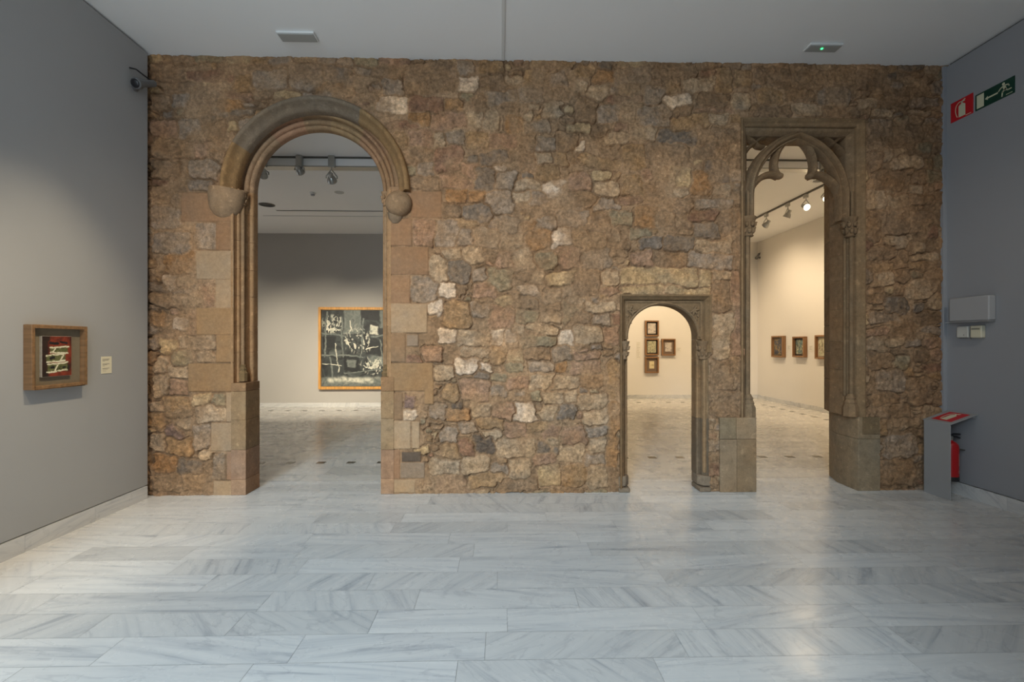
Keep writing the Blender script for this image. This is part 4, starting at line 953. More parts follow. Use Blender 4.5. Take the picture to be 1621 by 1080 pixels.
def shadow_box(label, loc, rotz, w, h, d, bar, wood, wood2, back, cw, ch, paint, recess=0.02, lift=0.012, group=None, dx=0.0, dz=0.0, edge=CANVAS_EDGE):
    """a framed picture; local -y looks into the room, the origin is the middle of its back"""
    t = thing('framed_painting', label, 'painting', loc, (0, 0, rotz), group)
    m = MB()
    m.box((-w / 2, -d, -h / 2), (-w / 2 + bar, 0, h / 2)); m.box((w / 2 - bar, -d, -h / 2), (w / 2, 0, h / 2))
    m.box((-w / 2 + bar, -d, h / 2 - bar), (w / 2 - bar, 0, h / 2)); m.box((-w / 2 + bar, -d, -h / 2), (w / 2 - bar, 0, -h / 2 + bar))
    m.build('frame', wood, t, bevel=min(0.003, bar * 0.12))
    m = MB().box((-w / 2 + bar, -d * 0.0 - 0.004 - (d - recess) * 0.35, -h / 2 + bar), (w / 2 - bar, -0.004, h / 2 - bar)); m.build('mount', back, t)
    y0 = -0.004 - (d - recess) * 0.35
    m = MB().box((dx - cw / 2, y0 - lift, dz - ch / 2), (dx + cw / 2, y0, dz + ch / 2)); cv = m.build('canvas', edge, t)
    m = MB().box((dx - cw / 2 + 0.002, y0 - lift - 0.0012, dz - ch / 2 + 0.002), (dx + cw / 2 - 0.002, y0 - lift, dz + ch / 2 - 0.002))
    p = m.build('painted_surface', paint, cv)
    return t, cv, y0 - lift - 0.0012
# left wall: small painting in a deep box frame (a plain abstract in the same colours)
t, cv, yy = shadow_box('small red, green and cream painting in a deep square frame on the left wall', (XL, -1.125, 1.489), PI / 2, 0.498, 0.503, 0.066, 0.027, WOOD_H, WOOD, FELT, 0.262, 0.326, PAINT_RED, 0.014, 0.020, dx=-0.012, dz=0.003)
def caption(label, loc, rotz, w, h, lines, mt=CARD):
    t = thing('caption_sign', label, 'caption sign', loc, (0, 0, rotz))
    MB().box((-w / 2, -0.004, -h / 2), (w / 2, 0, h / 2)).build('card', mt, t)
    m = MB()
    for (z, x0, x1, th) in lines:       # the print is too small to read: plain rules of ink
        m.box((-w / 2 + x0 * w, -0.0046, h / 2 - z * h - th), (-w / 2 + x1 * w, -0.004, h / 2 - z * h))
    m.build('lettering', INK, t)
    return t
caption('cream caption card beside the small framed painting on the left wall', (XL, -0.597, 1.396), PI / 2, 0.116, 0.156,
        [(0.14, 0.1, 0.78, 0.0045), (0.20, 0.1, 0.70, 0.0045), (0.26, 0.1, 0.35, 0.003), (0.42, 0.1, 0.78, 0.0045), (0.48, 0.1, 0.55, 0.0035), (0.55, 0.1, 0.30, 0.0025), (0.68, 0.1, 0.76, 0.004), (0.74, 0.1, 0.6, 0.003), (0.84, 0.1, 0.45, 0.0022)])

# left gallery: large black, white and grey painting (a plain abstract in the same tones)
pl = at_y(505.7, 486.8, G1Y); pb = at_y(505.7, 616.0, G1Y)
hh = pl.z - pb.z; ww = hh * 1.33
t, cv, yy = shadow_box('large black, white and grey painting in a golden wood frame, seen through the round arch', (pl.x + ww / 2, G1Y, (pl.z + pb.z) / 2), 0, ww, hh, 0.09, 0.065, WOOD_GOLD, WOOD_GOLD, DARK_PLASTIC, ww - 0.145, hh - 0.145, PAINT_MONO, 0.0, 0.030)
# right gallery, end wall: four small pictures in box frames
def on_back(u0, v0, u1, v1, label, cw, ch, paint, back, edge=CANVAS_EDGE):
    a, c = at_y(u0, v0, G2Y), at_y(u1, v1, G2Y)
    w, h = c.x - a.x, a.z - c.z
    shadow_box(label, ((a.x + c.x) / 2, G2Y, (a.z + c.z) / 2), 0, w, h, 0.085, 0.036, WOOD_RED, WOOD_RED, back, w * cw, h * ch, paint, 0.01, 0.012, group='small pictures on the end wall', edge=edge)
MOUNT_DK = mat('dark_mount', rgb(52, 42, 36), 0.8); MOUNT_BR = mat('brown_mount', rgb(118, 100, 84), 0.8)
on_back(1020.3, 507.8, 1041.7, 532.6, 'topmost of the three stacked small pictures beyond the small doorway', 0.58, 0.66, PAINT_LILAC, MOUNT_DK)
on_back(1020.3, 536.2, 1041.7, 562.4, 'middle of the three stacked small pictures beyond the small doorway', 0.64, 0.70, PAINT_YEL, MOUNT_DK)
on_back(1020.3, 565.0, 1041.7, 590.4, 'lowest of the three stacked pictures, tiny sand coloured sheet on a brown mount', 0.36, 0.46, PAINT_SAND, MOUNT_BR)
on_back(1046.4, 536.6, 1068.0, 562.8, 'single small picture right of the stacked three, pale sheet on a brown mount', 0.48, 0.54, PAINT_LILAC, MOUNT_BR)
a = at_y(1075, 554, G2Y)
caption('small pale caption card right of the single picture beyond the small doorway', (a.x, G2Y, a.z), 0, 0.13, 0.16, [(0.2, 0.1, 0.8, 0.006), (0.4, 0.1, 0.6, 0.006), (0.6, 0.1, 0.7, 0.006)], CARD_W)
a = at_y(1011, 555, G2Y)
caption('tall pale caption strip left of the stacked pictures beyond the small doorway', (a.x, G2Y, a.z), 0, 0.13, 0.50, [(0.06 + 0.09 * i, 0.1, 0.75 - 0.1 * (i % 3), 0.006) for i in range(10)], CARD_W)

# right gallery, side wall: three pictures in deep frames
def on_side(u0, u1, v0, v1, label, cw, ch, paint, back):
    xf = G2X - 0.095
    a, c = at_x(u0, v0, xf), at_x(u1, v0, xf); e = at_x((u0 + u1) / 2, v0, xf); f = at_x((u0 + u1) / 2, v1, xf)
    w, h = a.y - c.y, e.z - f.z
    t, cv, yy = shadow_box(label, (G2X, (a.y + c.y) / 2, (e.z + f.z) / 2), -PI / 2, w, h, 0.095, 0.036, WOOD_RED, WOOD_RED, back, w * cw, h * ch, paint, 0.01, 0.014, group='pictures on the side wall')
    return t
on_side(1220.6, 1238.6, 532.0, 565.6, 'dark blue and yellow picture in a deep frame, leftmost beyond the tall doorway', 0.66, 0.74, PAINT_BLUE, FELT)
on_side(1253.8, 1272.0, 533.0, 565.6, 'teal and black picture in a deep frame, second beyond the tall doorway', 0.62, 0.70, PAINT_TEAL, MOUNT_DK)
on_side(1289.2, 1316.0, 530.6, 568.6, 'pale picture partly hidden by the right jamb of the tall doorway', 0.70, 0.76, PAINT_WHITE, MOUNT_W)
for (u, v, lb) in ((1249.5, 551, 'pale caption card between the dark blue and the teal picture'), (1284, 552, 'pale caption card between the teal and the pale picture')):
    a = at_x(u, v, G2X); caption(lb, (G2X, a.y, a.z), -PI / 2, 0.14, 0.16, [(0.2, 0.1, 0.8, 0.006), (0.4, 0.1, 0.6, 0.006), (0.6, 0.1, 0.7, 0.006)], CARD_W)

# ---------------------------------------------------------------- track lights
SPOT_N = 0
def track_spot(label, loc, aim, mtl=METAL_GREY, lit=False, group=None, adapter=(0.045, 0.03, 0.17), drop=0.10, size=0.062):
    """adapter box on the track, short stem, bowl-shaped lamp head turned towards aim"""
    t = thing('track_spotlight', label, 'spotlight', loc, (0, 0, 0), group)
    ax, ay, az = adapter
    MB().box((-ax, -ay, -az), (ax, ay, 0)).build('adapter', mtl, t, bevel=0.006)
    p0 = Vector((0.0, -0.01, -az)); hd = Vector((0, 0, -az - drop)); a = (Vector(aim) - Vector(loc) - hd).normalized()
    m = MB(); side = a.cross(Vector((0, 0, 1)))
    if side.length < 1e-3: side = Vector((1, 0, 0))
    side.normalize()
    m.tube([p0, p0 + Vector((0, 0, -0.03)), hd + side * size * 1.12 + Vector((0, 0, 0.035)), hd + side * size * 1.12], 0.009, 8)
    m.tube([p0 + Vector((0, 0, -0.03)), hd - side * size * 1.12 + Vector((0, 0, 0.035)), hd - side * size * 1.12], 0.009, 8)
    m.build('yoke', mtl, t)
    q = a.to_track_quat('Z', 'Y').to_matrix().to_4x4(); M = Matrix.Translation(hd) @ q
    s = size
    m = MB(); m.lathe([(0.001, -1.5 * s), (0.42 * s, -1.5 * s), (0.50 * s, -1.35 * s), (0.52 * s, -0.6 * s), (0.75 * s, -0.35 * s), (0.98 * s, 0.35 * s), (1.02 * s, 0.62 * s), (1.02 * s, 0.70 * s), (0.90 * s, 0.70 * s), (0.82 * s, 0.40 * s), (0.001, 0.36 * s)], 20, M)
    m.build('lamp_head', mtl, t)
    m = MB(); m.lathe([(0.001, 0.40 * s), (0.80 * s, 0.40 * s), (0.80 * s, 0.47 * s), (0.001, 0.56 * s)], 20, M)
    m.build('lamp_lens', LAMP_ON if lit else LAMP_DIM, t)
    return Vector(loc) + hd + a * (0.85 * s), a
def spot_light(name, pos, target, power, angle, blend=0.5, color=(1, 0.82, 0.6), radius=0.04):
    l = bpy.data.lights.new(name, 'SPOT'); l.energy = power; l.spot_size = math.radians(angle); l.spot_blend = blend; l.color = color; l.shadow_soft_size = radius
    o = bpy.data.objects.new(name, l); C.objects.link(o); o.location = pos
    o.rotation_euler = (Vector(target) - Vector(pos)).to_track_quat('-Z', 'Y').to_euler(); return o
def area_light(name, pos, target, power, sx, sy, color=(1, 1, 1)):
    l = bpy.data.lights.new(name, 'AREA'); l.shape = 'RECTANGLE'; l.size = sx; l.size_y = sy; l.energy = power; l.color = color
    o = bpy.data.objects.new(name, l); C.objects.link(o); o.location = pos
    o.rotation_euler = (Vector(target) - Vector(pos)).to_track_quat('-Z', 'Y').to_euler(); return o

# left gallery: light beam with the track along its near face
yb = at_z(500, 248.5, G1H).y
gb = thing('light_beam', 'pale ceiling beam carrying the spotlights in the left gallery', 'light beam', (-4, yb, G1H))
m = MB().box((-3.9, 0.0, -0.125), (3.9, 0.17, 0.0)); m.build('beam', CEIL, gb, bevel=0.004)
MB().box((-3.9, -0.022, -0.022), (3.9, 0.0, 0.0)).build('track', DARK_METAL, gb)
MB().box((-3.9, 0.006, -0.142), (3.9, 0.164, -0.126)).build('bottom_rail', METAL_GREY, gb)
def beam_x(u, v): return at_y(u, v, yb - 0.05).x
WARM = (1.0, 0.84, 0.62)
PAINT_T = (pl.x + ww / 2, G1Y, 1.7)
s1 = track_spot('leftmost spotlight on the beam, half hidden by the left side of the round arch', (beam_x(417, 256), yb - 0.05, G1H - 0.005), (-6.2, G1Y, 1.6))
s2 = track_spot('middle spotlight on the beam beyond the round arch, its lamp tipped away', (beam_x(474, 256), yb - 0.05, G1H - 0.005), (-2.9, G1Y, 1.9), drop=0.04)
s3 = track_spot('right hand spotlight on the beam beyond the round arch, hanging lowest', (beam_x(525, 256), yb - 0.05, G1H - 0.005), (-3.1, G1Y - 0.2, 1.3), drop=0.16, size=0.068)
# ceiling fittings of the left gallery
def ceiling_disc(name, label, cat, p, r, h, mt, zc):
    t = thing(name, label, cat, (p.x, p.y, zc)); return t
p = at_z(495, 305, G1H)
t = thing('smoke_detector', 'small white smoke detector on the left gallery ceiling', 'smoke detector', (p.x, p.y, G1H))
MB().lathe([(0.055, 0.0), (0.055, -0.012), (0.046, -0.03), (0.001, -0.03)], 20).build('base', WHITE_PLASTIC, t)
MB().lathe([(0.034, -0.03), (0.036, -0.05), (0.026, -0.06), (0.001, -0.062)], 16).build('sensor_head', GREY_PLASTIC, t)
p = at_z(537, 304.5, G1H)
t = thing('ceiling_speaker', 'flat round ceiling disc to the right of the smoke detector', 'speaker', (p.x, p.y, G1H))
MB().lathe([(0.085, 0.0), (0.085, -0.006), (0.075, -0.011), (0.001, -0.011)], 24).build('rim', mat('dull_white', (0.5, 0.48, 0.44, 1), 0.6), t)
MB().lathe([(0.06, -0.011), (0.058, -0.014), (0.001, -0.014)], 24).build('grille', GREY_PLASTIC, t)
p = at_z(422.5, 324, G1H)
t = thing('recessed_downlight', 'dark round recessed downlight on the left gallery ceiling', 'downlight', (p.x, p.y, G1H))
MB().lathe([(0.15, 0.0), (0.15, -0.008), (0.125, -0.012), (0.122, -0.004), (0.001, -0.004)], 28).build('rim', DARK_METAL, t)
MB().lathe([(0.118, -0.0045), (0.11, -0.0075), (0.001, -0.0075)], 24).build('reflector', DARK_PLASTIC, t)
for (u0, u1, v, lb, th) in ((438, 640, 333.4, 'upper of the two dark slot vents on the left gallery ceiling', 0.055), (417, 640, 341.8, 'lower and thinner of the two slot vents on the left gallery ceiling', 0.022)):
    a, c = at_z(u0, v, G1H), at_z(u1, v, G1H); ym = at_z(500, v, G1H).y
    t = thing('slot_vent', lb, 'vent', ((a.x + c.x) / 2, ym, G1H), group='slot vents of the left gallery'); hl = (c.x - a.x) / 2
    MB().box((-hl, -th, -0.006), (hl, -th * 0.6, 0)).box((-hl, th * 0.6, -0.006), (hl, th, 0)).build('frame', CEIL, t)
    MB().box((-hl, -th * 0.6, -0.003), (hl, th * 0.6, 0)).build('slot', DARK_PLASTIC, t)

# right gallery: beam, running track and its spotlights
yb2 = at_z(1262, 253.3, G2H).y
g2 = thing('light_beam', 'pale ceiling beam seen behind the trefoil tracery of the tall doorway', 'light beam', (3.8, yb2, G2H))
MB().box((-3.6, 0.0, -0.125), (3.6, 0.17, 0.0)).build('beam', CEIL, g2, bevel=0.004)
MB().box((-3.6, -0.022, -0.022), (3.6, 0.0, 0.0)).build('track', DARK_METAL, g2)
MB().box((-3.6, 0.006, -0.142), (3.6, 0.164, -0.126)).build('bottom_rail', METAL_GREY, g2)
ZTR = G2H - 0.03
pa, pb2 = at_z(1193, 348, ZTR), at_z(1310, 291.5, ZTR)
XT = (pa.x + pb2.x) / 2
tk = thing('light_track', 'thin dark lighting track running away along the right gallery ceiling', 'light track', (XT, 5.0, G2H))
MB().box((-0.018, -2.2, -0.03), (0.018, 3.4, 0.0)).build('rail', DARK_METAL, tk)
MB().box((-0.010, -2.2, -0.034), (0.010, 3.4, -0.0301)).build('conductor_slot', DARK_PLASTIC, tk)
SP = []
for (u, v, aim, lit, lb) in ((1217, 338.5, (4.9, 8.6, 1.7), False, 'farthest of the four spotlights on the right gallery track'),
                             (1246.7, 322, (5.0, 6.2, 1.0), False, 'second farthest spotlight on the right gallery track, pointing down'),
                             (1277, 308, None, True, 'glowing spotlight hanging third along the right gallery track'),
                             (1310, 292, None, True, 'glowing spotlight half hidden by the right jamb of the tall doorway')):
    p = at_z(u, v, ZTR); loc = Vector((XT, p.y, ZTR))
    if aim is None: aim = Vector((G2X, p.y - 1.2, 1.6)) if u < 1300 else Vector((4.5, 0.6, 1.4))
    if lit and u < 1300: aim = Vector((5.6, -1.5, 1.4))
    SP.append(track_spot(lb, loc, aim, METAL_GREY, lit, 'spotlights on the right gallery track', (0.028, 0.05, 0.07), 0.17, 0.072))
track_spot('spotlight on the beam behind the right cusp of the trefoil tracery', (at_y(1303, 260, yb2 - 0.05).x, yb2 - 0.05, G2H - 0.005), (3.0, G2Y, 1.6), drop=0.05)
p = at_z(1297, 285.5, G2H)
t = thing('recessed_downlight', 'dark round recessed downlight above the right gallery track', 'downlight', (p.x, p.y, G2H))
MB().lathe([(0.13, 0.0), (0.13, -0.008), (0.11, -0.012), (0.105, -0.004), (0.001, -0.004)], 28).build('rim', CEIL, t)
MB().lathe([(0.10, -0.0045), (0.095, -0.0075), (0.001, -0.0075)], 24).build('reflector', DARK_METAL, t)
p = at_z(1309, 286.5, G2H)
t = thing('ceiling_vent', 'small dark ceiling vent beside the round downlight of the right gallery', 'vent', (p.x + 0.05, p.y, G2H))
MB().box((-0.12, -0.07, -0.008), (0.12, 0.07, 0)).build('frame', CEIL, t)
m = MB()
for i in range(5): m.box((-0.105, -0.056 + 0.024 * i, -0.011), (0.105, -0.046 + 0.024 * i, -0.008))
m.build('louvre', DARK_PLASTIC, t)

# ---------------------------------------------------------------- cameras
def cctv(label, loc, rotz, s=1.0):
    """wall-mounted security camera: plate, arm, barrel with round glass front, cable loop"""
    t = thing('security_camera', label, 'security camera', loc, (0, 0, rotz))
    MB().lathe([(0.034 * s, 0), (0.034 * s, 0.012 * s), (0.02 * s, 0.02 * s), (0.001, 0.02 * s)], 18, Matrix.Rotation(PI / 2, 4, 'X')).build('wall_mount', CAM_GREY, t)
    MB().tube([(0, -0.015 * s, 0), (0, -0.06 * s, -0.004 * s), (0, -0.075 * s, 0.012 * s)], 0.011 * s, 10).build('arm', CAM_GREY, t)
    M = Matrix.Translation((0.0, -0.075 * s, 0.035 * s)) @ Matrix.Rotation(math.radians(12), 4, 'X') @ Matrix.Rotation(math.radians(-118), 4, 'Y')
    MB().lathe([(0.022 * s, -0.13 * s), (0.030 * s, -0.12 * s), (0.032 * s, 0.03 * s), (0.044 * s, 0.045 * s), (0.046 * s, 0.085 * s), (0.040 * s, 0.092 * s)], 22, M).build('barrel', CAM_GREY, t)
    MB().lathe([(0.036 * s, 0.092 * s), (0.034 * s, 0.100 * s), (0.018 * s, 0.108 * s), (0.001, 0.110 * s)], 22, M).build('lens', DARK_PLASTIC, t)
    MB().tube([M @ Vector((0.0, 0, -0.12 * s)), M @ Vector((0, 0.03 * s, -0.17 * s)), Vector((0.03 * s, -0.06 * s, 0.12 * s)), Vector((-0.03 * s, -0.035 * s, 0.14 * s)), Vector((-0.07 * s, -0.008 * s, 0.13 * s))], 0.006 * s, 8).build('cable', DARK_PLASTIC, t)
    return t
p = at_x(213, 135, XL)
cctv('dark security camera high on the left wall next to the stone corner', (XL, p.y, p.z - 0.02), PI / 2, 1.15)
p = at_x(1203, 408, G2X)
cctv('tiny security camera high on the side wall of the right gallery', (G2X, p.y, p.z), -PI / 2, 0.95)

# ---------------------------------------------------------------- ceiling lights of the front room
def emergency_light(label, cx, cy, w, d, led):
    t = thing('emergency_light', label, 'emergency light', (cx, cy, H))
    MB().box((-w / 2, -d / 2, -0.022), (w / 2, d / 2, 0)).build('housing', WHITE_PLASTIC, t, bevel=0.006)
    MB().box((-w / 2 + 0.012, -d / 2 + 0.010, -0.030), (w / 2 - 0.012, d / 2 - 0.010, -0.022)).build('diffuser', mat('frosted_diffuser', (0.36, 0.36, 0.34, 1), 0.35), t, bevel=0.003)
    if led: MB().lathe([(0.012, 0), (0.011, -0.006), (0.001, -0.009)], 14, Matrix.Translation((-0.02, -0.01, -0.030))).build('indicator', LED_GREEN, t)
emergency_light('white rectangular ceiling light above the round arch', -1.99, -0.365, 0.365, 0.146, False)
emergency_light('rectangular ceiling light with a glowing green indicator, above the tall doorway', 3.273, -0.312, 0.338, 0.128, True)

# ---------------------------------------------------------------- signs on the right wall
def sign_root(name, label, y0, y1, z0, z1, mt):
    cy, cz = (y0 + y1) / 2, (z0 + z1) / 2
    t = thing(name, label, 'sign', (XR, cy, cz), (0, 0, -PI / 2))
    w, h = abs(y1 - y0), z1 - z0
    MB().box((-w / 2, -0.005, -h / 2), (w / 2, 0, h / 2)).build('panel', mt, t)
    return t, w, h
def disc(c, r, n=18, rx=1.0): return [(c[0] + r * rx * math.cos(2 * PI * i / n), c[1] + r * math.sin(2 * PI * i / n)) for i in range(n)]
def flat_bar(mb, a, c, w, y0, y1):
    a, c = Vector(a), Vector(c); t = (c - a).normalized(); n = Vector((-t.y, t.x)) * w / 2
    mb.prism([tuple(a - n), tuple(c - n), tuple(c + n), tuple(a + n)], y0, y1)
def extinguisher_icon(mb, s, y0, y1, place=None):
    """the pictogram: cylinder, neck, squeeze handle, hose curling down on the left"""
    body = [(-0.16, -0.40), (0.20, -0.40), (0.20, 0.16)] + [(0.20 - 0.36 * i / 8, 0.16 + 0.10 * math.sin(PI * i / 8)) for i in range(1, 8)] + [(-0.16, 0.16)]
    m2 = MB()
    m2.prism([(x * s, z * s) for x, z in body], y0, y1)
    m2.prism([(x * s, z * s) for x, z in ((-0.02, 0.24), (0.06, 0.24), (0.06, 0.33), (-0.02, 0.33))], y0, y1)
    flat_bar(m2, (-0.03 * s, 0.335 * s), (0.20 * s, 0.42 * s), 0.045 * s, y0, y1); flat_bar(m2, (-0.03 * s, 0.33 * s), (0.18 * s, 0.345 * s), 0.035 * s, y0, y1)
    h = spline([(-0.02 * s, 0.36 * s), (-0.14 * s, 0.36 * s), (-0.28 * s, 0.24 * s), (-0.33 * s, 0.02 * s), (-0.29 * s, -0.20 * s), (-0.23 * s, -0.36 * s)], 6)
    for a, c in zip(h[:-1], h[1:]): flat_bar(m2, a, c, 0.038 * s, y0, y1)
    vs = [Vector(p) for p in m2.v]
    if place: vs = [place(p) for p in vs]
    mb.add(vs, m2.f)
t, w, h = sign_root('fire_extinguisher_sign', 'red sign with a pale fire extinguisher symbol high on the right wall', -0.073, -0.317, 3.954, 4.161, SIGN_RED)
m = MB(); extinguisher_icon(m, 0.205, -0.0062, -0.005); m.build('symbol', SIGN_CREAM, t)
m = MB()
for i in range(5): m.box((0.045 + 0.012 * i, -0.0058, -0.094), (0.053 + 0.012 * i, -0.005, -0.086))
m.build('lettering', SIGN_CREAM, t)
t, w, h = sign_root('exit_sign', 'dark green exit sign with running figure, arrow and door on the right wall', -0.341, -0.718, 3.955, 4.115, SIGN_GREEN)
m = MB(); m.box((-w / 2 + 0.016, -0.0062, -h / 2 + 0.014), (-w / 2 + 0.088, -0.005, h / 2 - 0.014)); m.build('door_symbol', SIGN_CREAM, t)
m = MB(); flat_bar(m, (-0.070, -0.006), (0.035, -0.006), 0.014, -0.0062, -0.005); m.prism([(-0.090, -0.006), (-0.062, 0.014), (-0.062, -0.026)], -0.0062, -0.005); m.build('arrow', SIGN_CREAM, t)
m = MB(); y0, y1 = -0.0064, -0.005
m.prism(disc((0.088, 0.052), 0.0135), y0, y1)
for a, c, ww_ in (((0.088, 0.036), (0.106, -0.006), 0.026), ((0.082, 0.032), (0.058, 0.020), 0.011), ((0.058, 0.020), (0.044, 0.004), 0.010), ((0.096, 0.034), (0.130, 0.030), 0.011), ((0.130, 0.030), (0.140, 0.012), 0.010),
               ((0.104, -0.004), (0.078, -0.022), 0.014), ((0.078, -0.022), (0.074, -0.060), 0.012), ((0.106, -0.006), (0.128, -0.024), 0.013), ((0.128, -0.024), (0.158, -0.022), 0.011)):
    flat_bar(m, a, c, ww_, y0, y1); m.prism(disc(c, ww_ / 2, 10), y0, y1)
m.build('running_figure', SIGN_CREAM, t)
m = MB()
for i in range(6): m.box((0.112 + 0.010 * i, -0.0058, -0.066), (0.119 + 0.010 * i, -0.005, -0.059))
m.build('lettering', SIGN_CREAM, t)

# ---------------------------------------------------------------- boxes on the right wall
BOXGREY = mat('grey_box_shell', (0.37, 0.37, 0.375, 1), 0.5)
yc = -0.335
t = thing('wall_cabinet', 'plain grey box mounted on the right wall above two small sensors', 'wall box', (XR, yc, 1.94), (0, 0, -PI / 2))
w, h, d = 0.42, 0.255, 0.075
MB().box((-w / 2, -d, -h / 2 + 0.012), (w / 2, 0, h / 2)).build('shell', BOXGREY, t, bevel=0.010)
MB().box((-w / 2 + 0.008, -d - 0.004, -h / 2 - 0.004), (w / 2 - 0.008, 0, -h / 2 + 0.012)).build('bottom_lip', mat('darker_grey_lip', (0.24, 0.24, 0.24, 1), 0.5), t, bevel=0.003)
MB().tube([(-w / 2 + 0.02, -0.012, -h / 2 + 0.006), (-w / 2 - 0.12, -0.014, -h / 2 + 0.004), (-w / 2 - 0.15, -0.03, -h / 2 - 0.001), (-w / 2 - 0.15, -0.13, -h / 2 - 0.002)], 0.006, 8).build('cable', GREY_PLASTIC, t)
t = thing('humidity_sensor', 'white plastic sensor under the grey wall box, nearer the stone wall', 'sensor', (XR, -0.240, 1.712), (0, 0, -PI / 2))
MB().box((-0.062, -0.045, -0.058), (0.062, 0, 0.058)).build('housing', mat('off_white_plastic', (0.56, 0.55, 0.50, 1), 0.5), t, bevel=0.008)
m = MB()
for i in range(6): m.box((-0.04 + 0.014 * i, -0.035, -0.062), (-0.033 + 0.014 * i, -0.012, -0.057))
m.build('vent_slot', DARK_PLASTIC, t)
m = MB(); m.lathe([(0.005, 0), (0.004, 0.002), (0.001, 0.0025)], 10, Matrix.Translation((0.02, -0.045, -0.03)) @ Matrix.Rotation(PI / 2, 4, 'X')); m.build('indicator', DARK_METAL, t)
t = thing('light_sensor', 'cream plastic sensor with a dark display strip under the grey wall box', 'sensor', (XR, -0.385, 1.713), (0, 0, -PI / 2))
MB().box((-0.058, -0.045, -0.062), (0.058, 0, 0.062)).build('housing', CREAM_PLASTIC, t, bevel=0.008)
MB().box((-0.045, -0.047, 0.022), (0.040, -0.0445, 0.036)).build('display', mat('dim_display', (0.22, 0.22, 0.17, 1), 0.3), t)
MB().box((-0.050, -0.0465, -0.052), (0.048, -0.0445, 0.012)).build('cover', mat('cream_cover', (0.66, 0.62, 0.46, 1), 0.5), t, bevel=0.002)
MB().tube([(-0.066, -0.03, 0.05), (-0.068, -0.034, -0.03), (-0.066, -0.03, -0.075)], 0.006, 8).build('cable', DARK_METAL, t)

# ---------------------------------------------------------------- extinguisher and its guard
t = thing('extinguisher_guard', 'bent grey metal guard in the right corner, red symbol on its sloped top', 'extinguisher guard', (4.555, -0.20, 0))
g = MB(); y0, y1 = -0.155, 0.150
g.box((-0.004, y0, 0.0), (0.004, y1, 0.772))
g.build('front_panel', GREY_SHEET, t, bevel=0.0015)
top = [(-0.004, 0.770), (XR - 4.555 - 0.001, 0.868), (XR - 4.555 - 0.001, 0.876), (-0.004, 0.779)]
MB().prism(top, y0 - 0.012, y1 + 0.012).build('sloped_top', GREY_SHEET, t, bevel=0.0015)
m = MB(); m.box((XR - 4.555 - 0.03, y0 + 0.01, 0.83), (XR - 4.555 - 0.001, y0 + 0.03, 0.862)); m.build('wall_bracket', GREY_SHEET, t)
sl = (0.876 - 0.779) / (XR - 4.555 + 0.003)
def on_top(lx, ly, lift): return Vector((lx, ly, 0.779 + (lx + 0.004) * sl + lift))
m = MB(); c0 = (0.135, -0.010); hw, hl = 0.100, 0.112
qs = [(c0[0] - hw, c0[1] - hl), (c0[0] + hw, c0[1] - hl), (c0[0] + hw, c0[1] + hl), (c0[0] - hw, c0[1] + hl)]
m.add([on_top(x, y, 0.0004) for x, y in qs] + [on_top(x, y, 0.0024) for x, y in qs], [(0, 3, 2, 1), (4, 5, 6, 7), (0, 1, 5, 4), (1, 2, 6, 5), (2, 3, 7, 6), (3, 0, 4, 7)])
pnl = m.build('red_symbol_panel', SIGN_RED, t)
m = MB()
extinguisher_icon(m, 0.19, 0.0, 1.0, lambda p: on_top(c0[0] + p.z, c0[1] - p.x, 0.0025 + 0.0012 * (1 - p.y)))
m.build('symbol', SIGN_CREAM, pnl)

ex = thing('fire_extinguisher', 'red fire extinguisher hanging behind the grey metal guard', 'fire extinguisher', (4.688, -0.21, 0.168), (0, 0, PI / 2))
prof = [(0.001, 0.022), (0.066, 0.022), (0.072, 0.03), (0.072, 0.345), (0.066, 0.375), (0.048, 0.398), (0.026, 0.410), (0.022, 0.425), (0.001, 0.425)]
MB().lathe(prof, 28).build('cylinder', RED_PAINT, ex)
MB().lathe([(0.001, 0.0), (0.068, 0.0), (0.074, 0.004), (0.074, 0.046), (0.0725, 0.048), (0.001, 0.048)], 28).build('foot_ring', DARK_PLASTIC, ex)
MB().lathe([(0.024, 0.42), (0.026, 0.45), (0.02, 0.462), (0.001, 0.462)], 16).build('valve', METAL_GREY, ex)
m = MB(); m.tube([(0, 0.02, 0.455), (0, -0.03, 0.458), (0, -0.105, 0.440)], [0.010, 0.011, 0.008], 8); m.tube([(0, 0.01, 0.470), (0, -0.04, 0.480), (0, -0.105, 0.478)], [0.008, 0.010, 0.008], 8)
m.build('squeeze_handle', DARK_PLASTIC, ex)
m = MB(); m.tube([(0.0, 0.02, 0.448), (-0.02, 0.07, 0.44), (-0.035, 0.095, 0.38), (-0.030, 0.092, 0.25), (-0.02, 0.085, 0.12)], 0.009, 10); m.build('hose', DARK_PLASTIC, ex)
m = MB()
def patch(a0, a1, z0, z1, r=0.0727):
    n = 6; vs = []
    for i in range(n + 1):
        a = math.radians(a0 + (a1 - a0) * i / n)
        for z in (z0, z1):
            vs += [(r * math.cos(a), r * math.sin(a), z)]
    m.add(vs, [(2 * i, 2 * i + 2, 2 * i + 3, 2 * i + 1) for i in range(n)])
patch(-158, -134, 0.16, 0.285); patch(-160, -130, 0.085, 0.115); patch(-126, -116, 0.20, 0.27)
m.build('label', mat('faded_pink_print', (0.55, 0.22, 0.20, 1), 0.5), ex)
MB().box((-0.02, -(XR - 4.688 - 0.0005), 0.31), (0.02, -0.06, 0.32)).build('wall_hook', DARK_METAL, ex)

# ---------------------------------------------------------------- light
# daylight through the tall window behind the camera
area_light('window_daylight', (-3.2, -12.0, 4.6), (-2.6, -2.6, 0.0), 1380, 2.0, 3.6, (0.66, 0.86, 1.0))
area_light('window_diffuse_sky', ((WX0 + WX1) / 2, YB - 0.02, 2.1), ((WX0 + WX1) / 2, 0, 2.1), 100, 2.9, 4.0, (0.84, 0.93, 1.0))
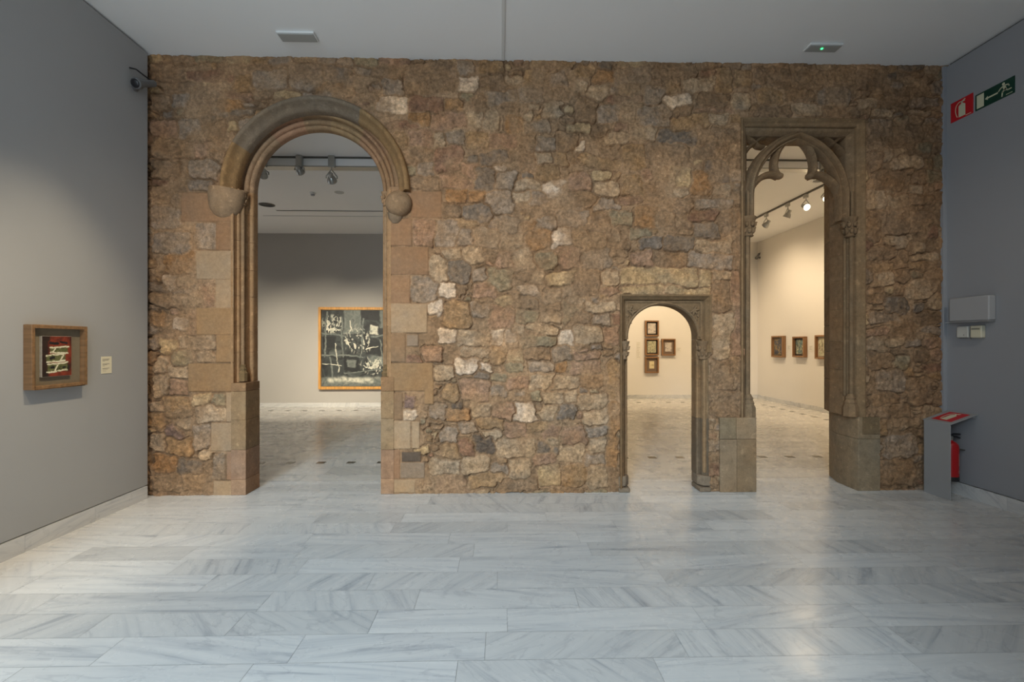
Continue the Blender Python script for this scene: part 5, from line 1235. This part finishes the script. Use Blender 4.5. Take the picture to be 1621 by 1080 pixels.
# ceiling spotlights of the front room, out of view; those for the stone wall are added
spot_light('track_lamp_left_wall', (-1.75, -1.55, 4.45), (XL, -1.25, 0.75), 300, 54, 1.0, (1.0, 0.82, 0.57), 0.05)
spot_light('track_lamp_left_wall_near', (-1.75, -2.9, 4.45), (XL, -2.5, 0.8), 240, 60, 1.0, (1.0, 0.80, 0.53), 0.05)
for x, p, c in ((-2.3, 180, (1.0, 0.84, 0.62)), (-0.5, 175, (1.0, 0.84, 0.62)), (1.6, 140, (1.0, 0.88, 0.70)), (3.5, 130, (1.0, 0.90, 0.74))):  # unseen spots added to wash the stone wall with light
    spot_light('stone_wall_fill_spot', (x, -3.2, 4.45), (x, 0, 1.9), p, 66, 1.0, c, 0.08)
# left gallery
for x, p in ((-6.2, 560), (-4.4, 1000), (-2.7, 1100)):
    spot_light('gallery_lamp', (x, yb - 0.1, G1H - 0.35), (x - 0.1, G1Y, 0.75), p, 52, 1.0, (1.0, 0.88, 0.68), 0.04)
area_light('gallery_ceiling_fill', (-7.9, 3.4, 1.9), (0, 3.4, 2.8), 28, 3.0, 2.6, (0.95, 0.96, 1.0))  # added fill from the side, no window there; lifts the ceiling
# right gallery, warm lamps on the running track
for (pos, a), pw in zip(SP, (200, 90, 40, 60)):
    spot_light('track_lamp_right_gallery', pos, pos + a * 3, pw, 95, 0.8, (1.0, 0.74, 0.43), 0.05)
for y in (1.4, 3.2, 5.0, 6.8):  # extra lamps without fittings, added to brighten the side wall
    spot_light('side_wall_fill_spot', (5.7, y, G2H - 0.3), (G2X, y + 0.2, 1.8), 175, 115, 1.0, (1.0, 0.77, 0.50), 0.05)
for x in (1.4, 3.0, 4.6):  # more added lamps without fittings, brightening the end wall
    spot_light('end_wall_fill_spot', (x, 6.2, G2H - 0.3), (x, G2Y, 1.9), 175, 115, 1.0, (1.0, 0.77, 0.50), 0.05)

world = bpy.data.worlds.new('World'); bpy.context.scene.world = world; world.use_nodes = True
bg = world.node_tree.nodes['Background']; bg.inputs[0].default_value = (0.55, 0.72, 1.0, 1); bg.inputs[1].default_value = 0.5

# ---------------------------------------------------------------- camera
cam = bpy.data.cameras.new('camera'); cam.sensor_width = 36.0; cam.lens = F / 1621 * 36.0
cam.shift_y = (VH - 540.0) / 1621.0; cam.clip_start = 0.05
co = bpy.data.objects.new('camera', cam); C.objects.link(co)
co.location = (0, -D, EYE); co.rotation_euler = (PI / 2, 0, -math.atan(TH))
sc = bpy.context.scene; sc.camera = co
sc.view_settings.view_transform = 'Standard'; sc.view_settings.look = 'None'; sc.view_settings.exposure = 0.0; sc.view_settings.gamma = 1.0
sc.view_settings.use_curve_mapping = False
sc.cycles.use_denoising = True
sc.cycles.max_bounces = 10; sc.cycles.diffuse_bounces = 6; sc.cycles.glossy_bounces = 4
sc.cycles.sample_clamp_indirect = 6.0
